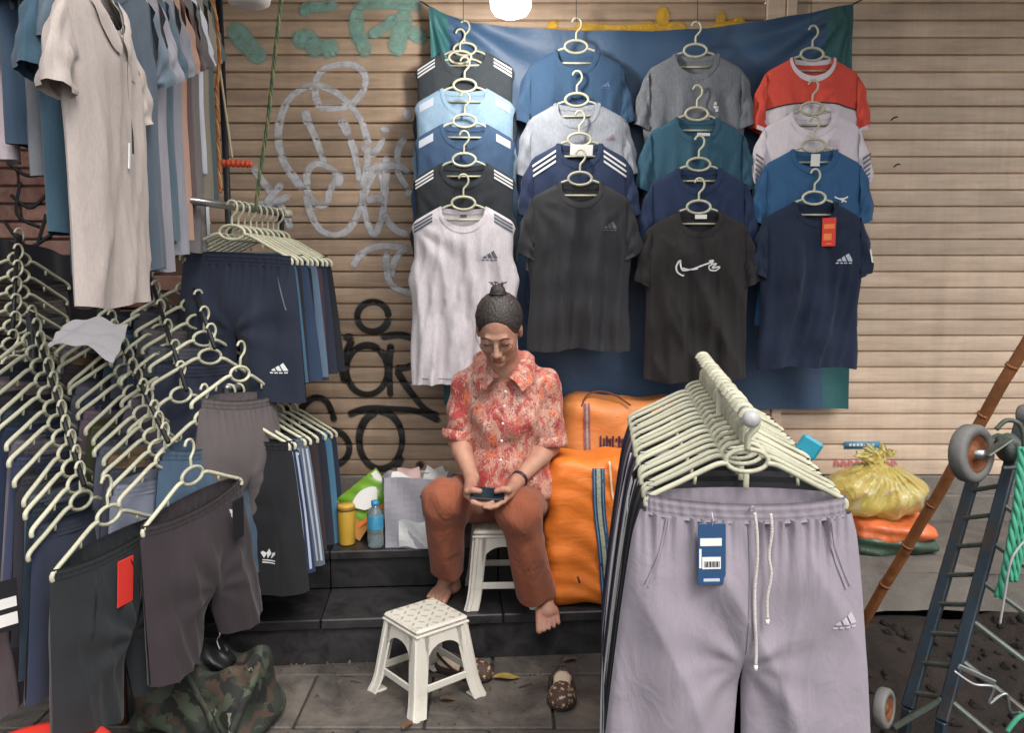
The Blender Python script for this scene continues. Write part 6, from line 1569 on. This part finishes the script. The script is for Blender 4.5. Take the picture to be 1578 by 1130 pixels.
cbar('side_rail', a0, a1, .030, .020, CB); cbar('side_rail', b0, b1, .030, .020, CB)
for k in range(8):
    t_ = .06+.118*k; cbar('rung', a0.lerp(a1, t_), b0.lerp(b1, t_*.86+.02), .012, .012, CG)
c0 = V(1570, 1200, 1.85); c1 = V(1700, 720, 2.06)
cbar('side_rail', c0, c1, .030, .020, CB)
for k in range(6):
    t_ = .05+.13*k; cbar('cross_bar', b0.lerp(b1, t_+.02), c0.lerp(c1, t_), .013, .012, CG)
cbar('base_brace', V(1378, 1122, 2.02), V(1452, 1078, 1.98), .014, .014, CG); cbar('base_brace', b0, V(1455, 1180, 1.95), .022, .02, CB)
cbar('leg', a0, Vector((a0.x-.03, a0.y-.02, 0)), .025, .02, CB); cbar('leg', b0, Vector((b0.x-.03, b0.y-.02, 0)), .025, .02, CB)
def wheel(cen, axis, r, w):
    cen = Vector(cen); M = Vector(axis).normalized().to_track_quat('Z', 'Y').to_matrix().to_4x4(); M.translation = cen-cO
    ty = MB().lathe([(r*.66, -w/2), (r*.92, -w/2), (r, -w/2+.006), (r*1.01, 0), (r, w/2-.006), (r*.92, w/2), (r*.66, w/2), (r*.66, -w/2)], 32, M).build('tyre', RUB, cart)
    MB().lathe([(0, -w*.32), (r*.2, -w*.36), (r*.25, -w*.20), (r*.5, -w*.15), (r*.6, -w*.38), (r*.665, -w*.40), (r*.665, w*.40), (r*.6, w*.38), (r*.5, w*.15), (r*.25, w*.2), (r*.2, w*.36), (0, w*.32)], 28, M).build('rim', RUST_, cart)
    return M
wc = V(1497, 699, 2.12); wheel(wc, (.5, -.85, .10), .073, .040)
for dx, nm in ((.034, 'fork'),):
    cbar('fork', wc+Vector((.022, -.022, 0)), V(1556, 676, 2.12), .030, .006, CG); cbar('fork', wc+Vector((-.010, .024, 0)), V(1545, 670, 2.18), .030, .006, CG)
M = Vector((.5, -.85, .10)).to_track_quat('Z', 'Y').to_matrix().to_4x4(); M.translation = wc-cO
MB().lathe([(0, .034), (.012, .034), (.012, -.034), (0, -.034)], 12, M).build('axle_nut', STEEL, cart)
M = Matrix.Translation(V(1553, 690, 2.15)-cO) @ Matrix.Rotation(R(70), 4, 'Y')
MB().lathe([(0, -.022), (.030, -.022), (.036, -.012), (.036, .012), (.030, .022), (0, .022)], 22, M).build('swivel_plate', CG, cart)
MB().tube(catmull([V(1535, 662, 2.1)-cO, V(1552, 648, 2.1)-cO, V(1572, 656, 2.1)-cO, V(1578, 690, 2.1)-cO, V(1568, 718, 2.1)-cO, V(1545, 722, 2.1)-cO], 5), .006, 7).build('bracket', CG, cart)
wheel(V(1582, 640, 2.2), (.5, -.8, .1), .028, .03); wheel(V(1362, 1092, 2.05), (.75, -.65, .1), .050, .03)
# cords and wire on the cart
g1 = rope('green_rope', 'bundle of green cord hanging over the cart frame', [V(1576, 690, 2.03), V(1566, 790, 2.0), V(1552, 870, 1.98), V(1538, 925, 1.98)], .010, [plain('bright_green_cord', c('#3f9678'), .7)])
for dx in (8, 15): rope('green_rope', ['second strand of green cord hanging beside the bundle', 'third strand of green cord hanging beside the bundle'][dx > 10], [V(1580+dx, 680, 2.05), V(1566+dx, 800, 2.02), V(1548+dx, 900, 2.0)], .008, [plain('bright_green_cord', c('#3f9678'), .7)])
rope('grey_cord', 'thin grey cord looped over the cart bars', [V(1592, 820, 1.98), V(1560, 860, 1.96), V(1548, 920, 1.96), V(1541, 962, 1.96)], .003, plain('grey_cord_m', c('#9a9a98'), .7), False, 'cord')
rope('bent_wire', 'bent steel wire tangled on the lower cart bars', [V(1470, 1035, 1.93), V(1500, 1055, 1.92), V(1530, 1060, 1.92), V(1524, 1085, 1.92), V(1550, 1070, 1.92), V(1560, 1100, 1.92), V(1595, 1090, 1.92)], .004, STEEL, False, 'wire')
rope('green_strap', 'green strap at the bottom right corner', [V(1552, 1128, 1.9), V(1568, 1108, 1.9), V(1590, 1095, 1.9)], .006, plain('bright_green_cord', c('#3f9678'), .7), False, 'strap')
put('latch', MB().box((-.05, -.004, -.006), (.05, .004, .006), .002).mesh('latch', STEEL, False), cart, V(1505, 1040, 1.93)-cO, (0, R(25), 0))
# plastic hook label
for t in [o for o in bpy.data.objects if o.name.startswith('tmp')]: bpy.data.objects.remove(t)

# litter and grit on the pavement
rl_ = random.Random(21); lit = MB()
for k in range(260):
    x = rl_.uniform(-1.2, .6); y = rl_.uniform(2.05, 2.91)
    if rl_.random() < .5: y = 2.91-abs(rl_.gauss(0, .05))
    r = rl_.uniform(.0012, .0042); M = Matrix.Translation((x, y, .001)) @ Euler((rl_.random()*3, rl_.random()*3, rl_.random()*6)).to_matrix().to_4x4()
    lit.box((-r*rl_.uniform(1, 3), -r, -r*.4), (r, r, r*.4), 0, M)
tag(lit.build('grit', plain('grit_m', c('#5a4a3c'), .9, var=.5, vscale=30), None, False), 'scattered grit and crumbs of dirt on the pavement by the steps', 'grit', kind='stuff')
for k, (px, py, a, L_) in enumerate(((800, 1060, 20, .05), (540, 1050, -30, .04), (700, 1095, 60, .035))):
    p = G(px, py, .003); t = tag(MB().tube(catmull([p, p+Vector((L_*.5*math.cos(R(a)), L_*.5*math.sin(R(a)), .004)), p+Vector((L_*math.cos(R(a+12)), L_*math.sin(R(a+12)), .0))], 3), .0018, 5).build('twig', plain('twig_m', c('#4a3828'), .9)), ['thin dry twig between the empty stool and the lone clog', 'thin dry twig on the pavement left of the empty stool', 'thin dry twig just in front of the empty stool'][k], 'twig')
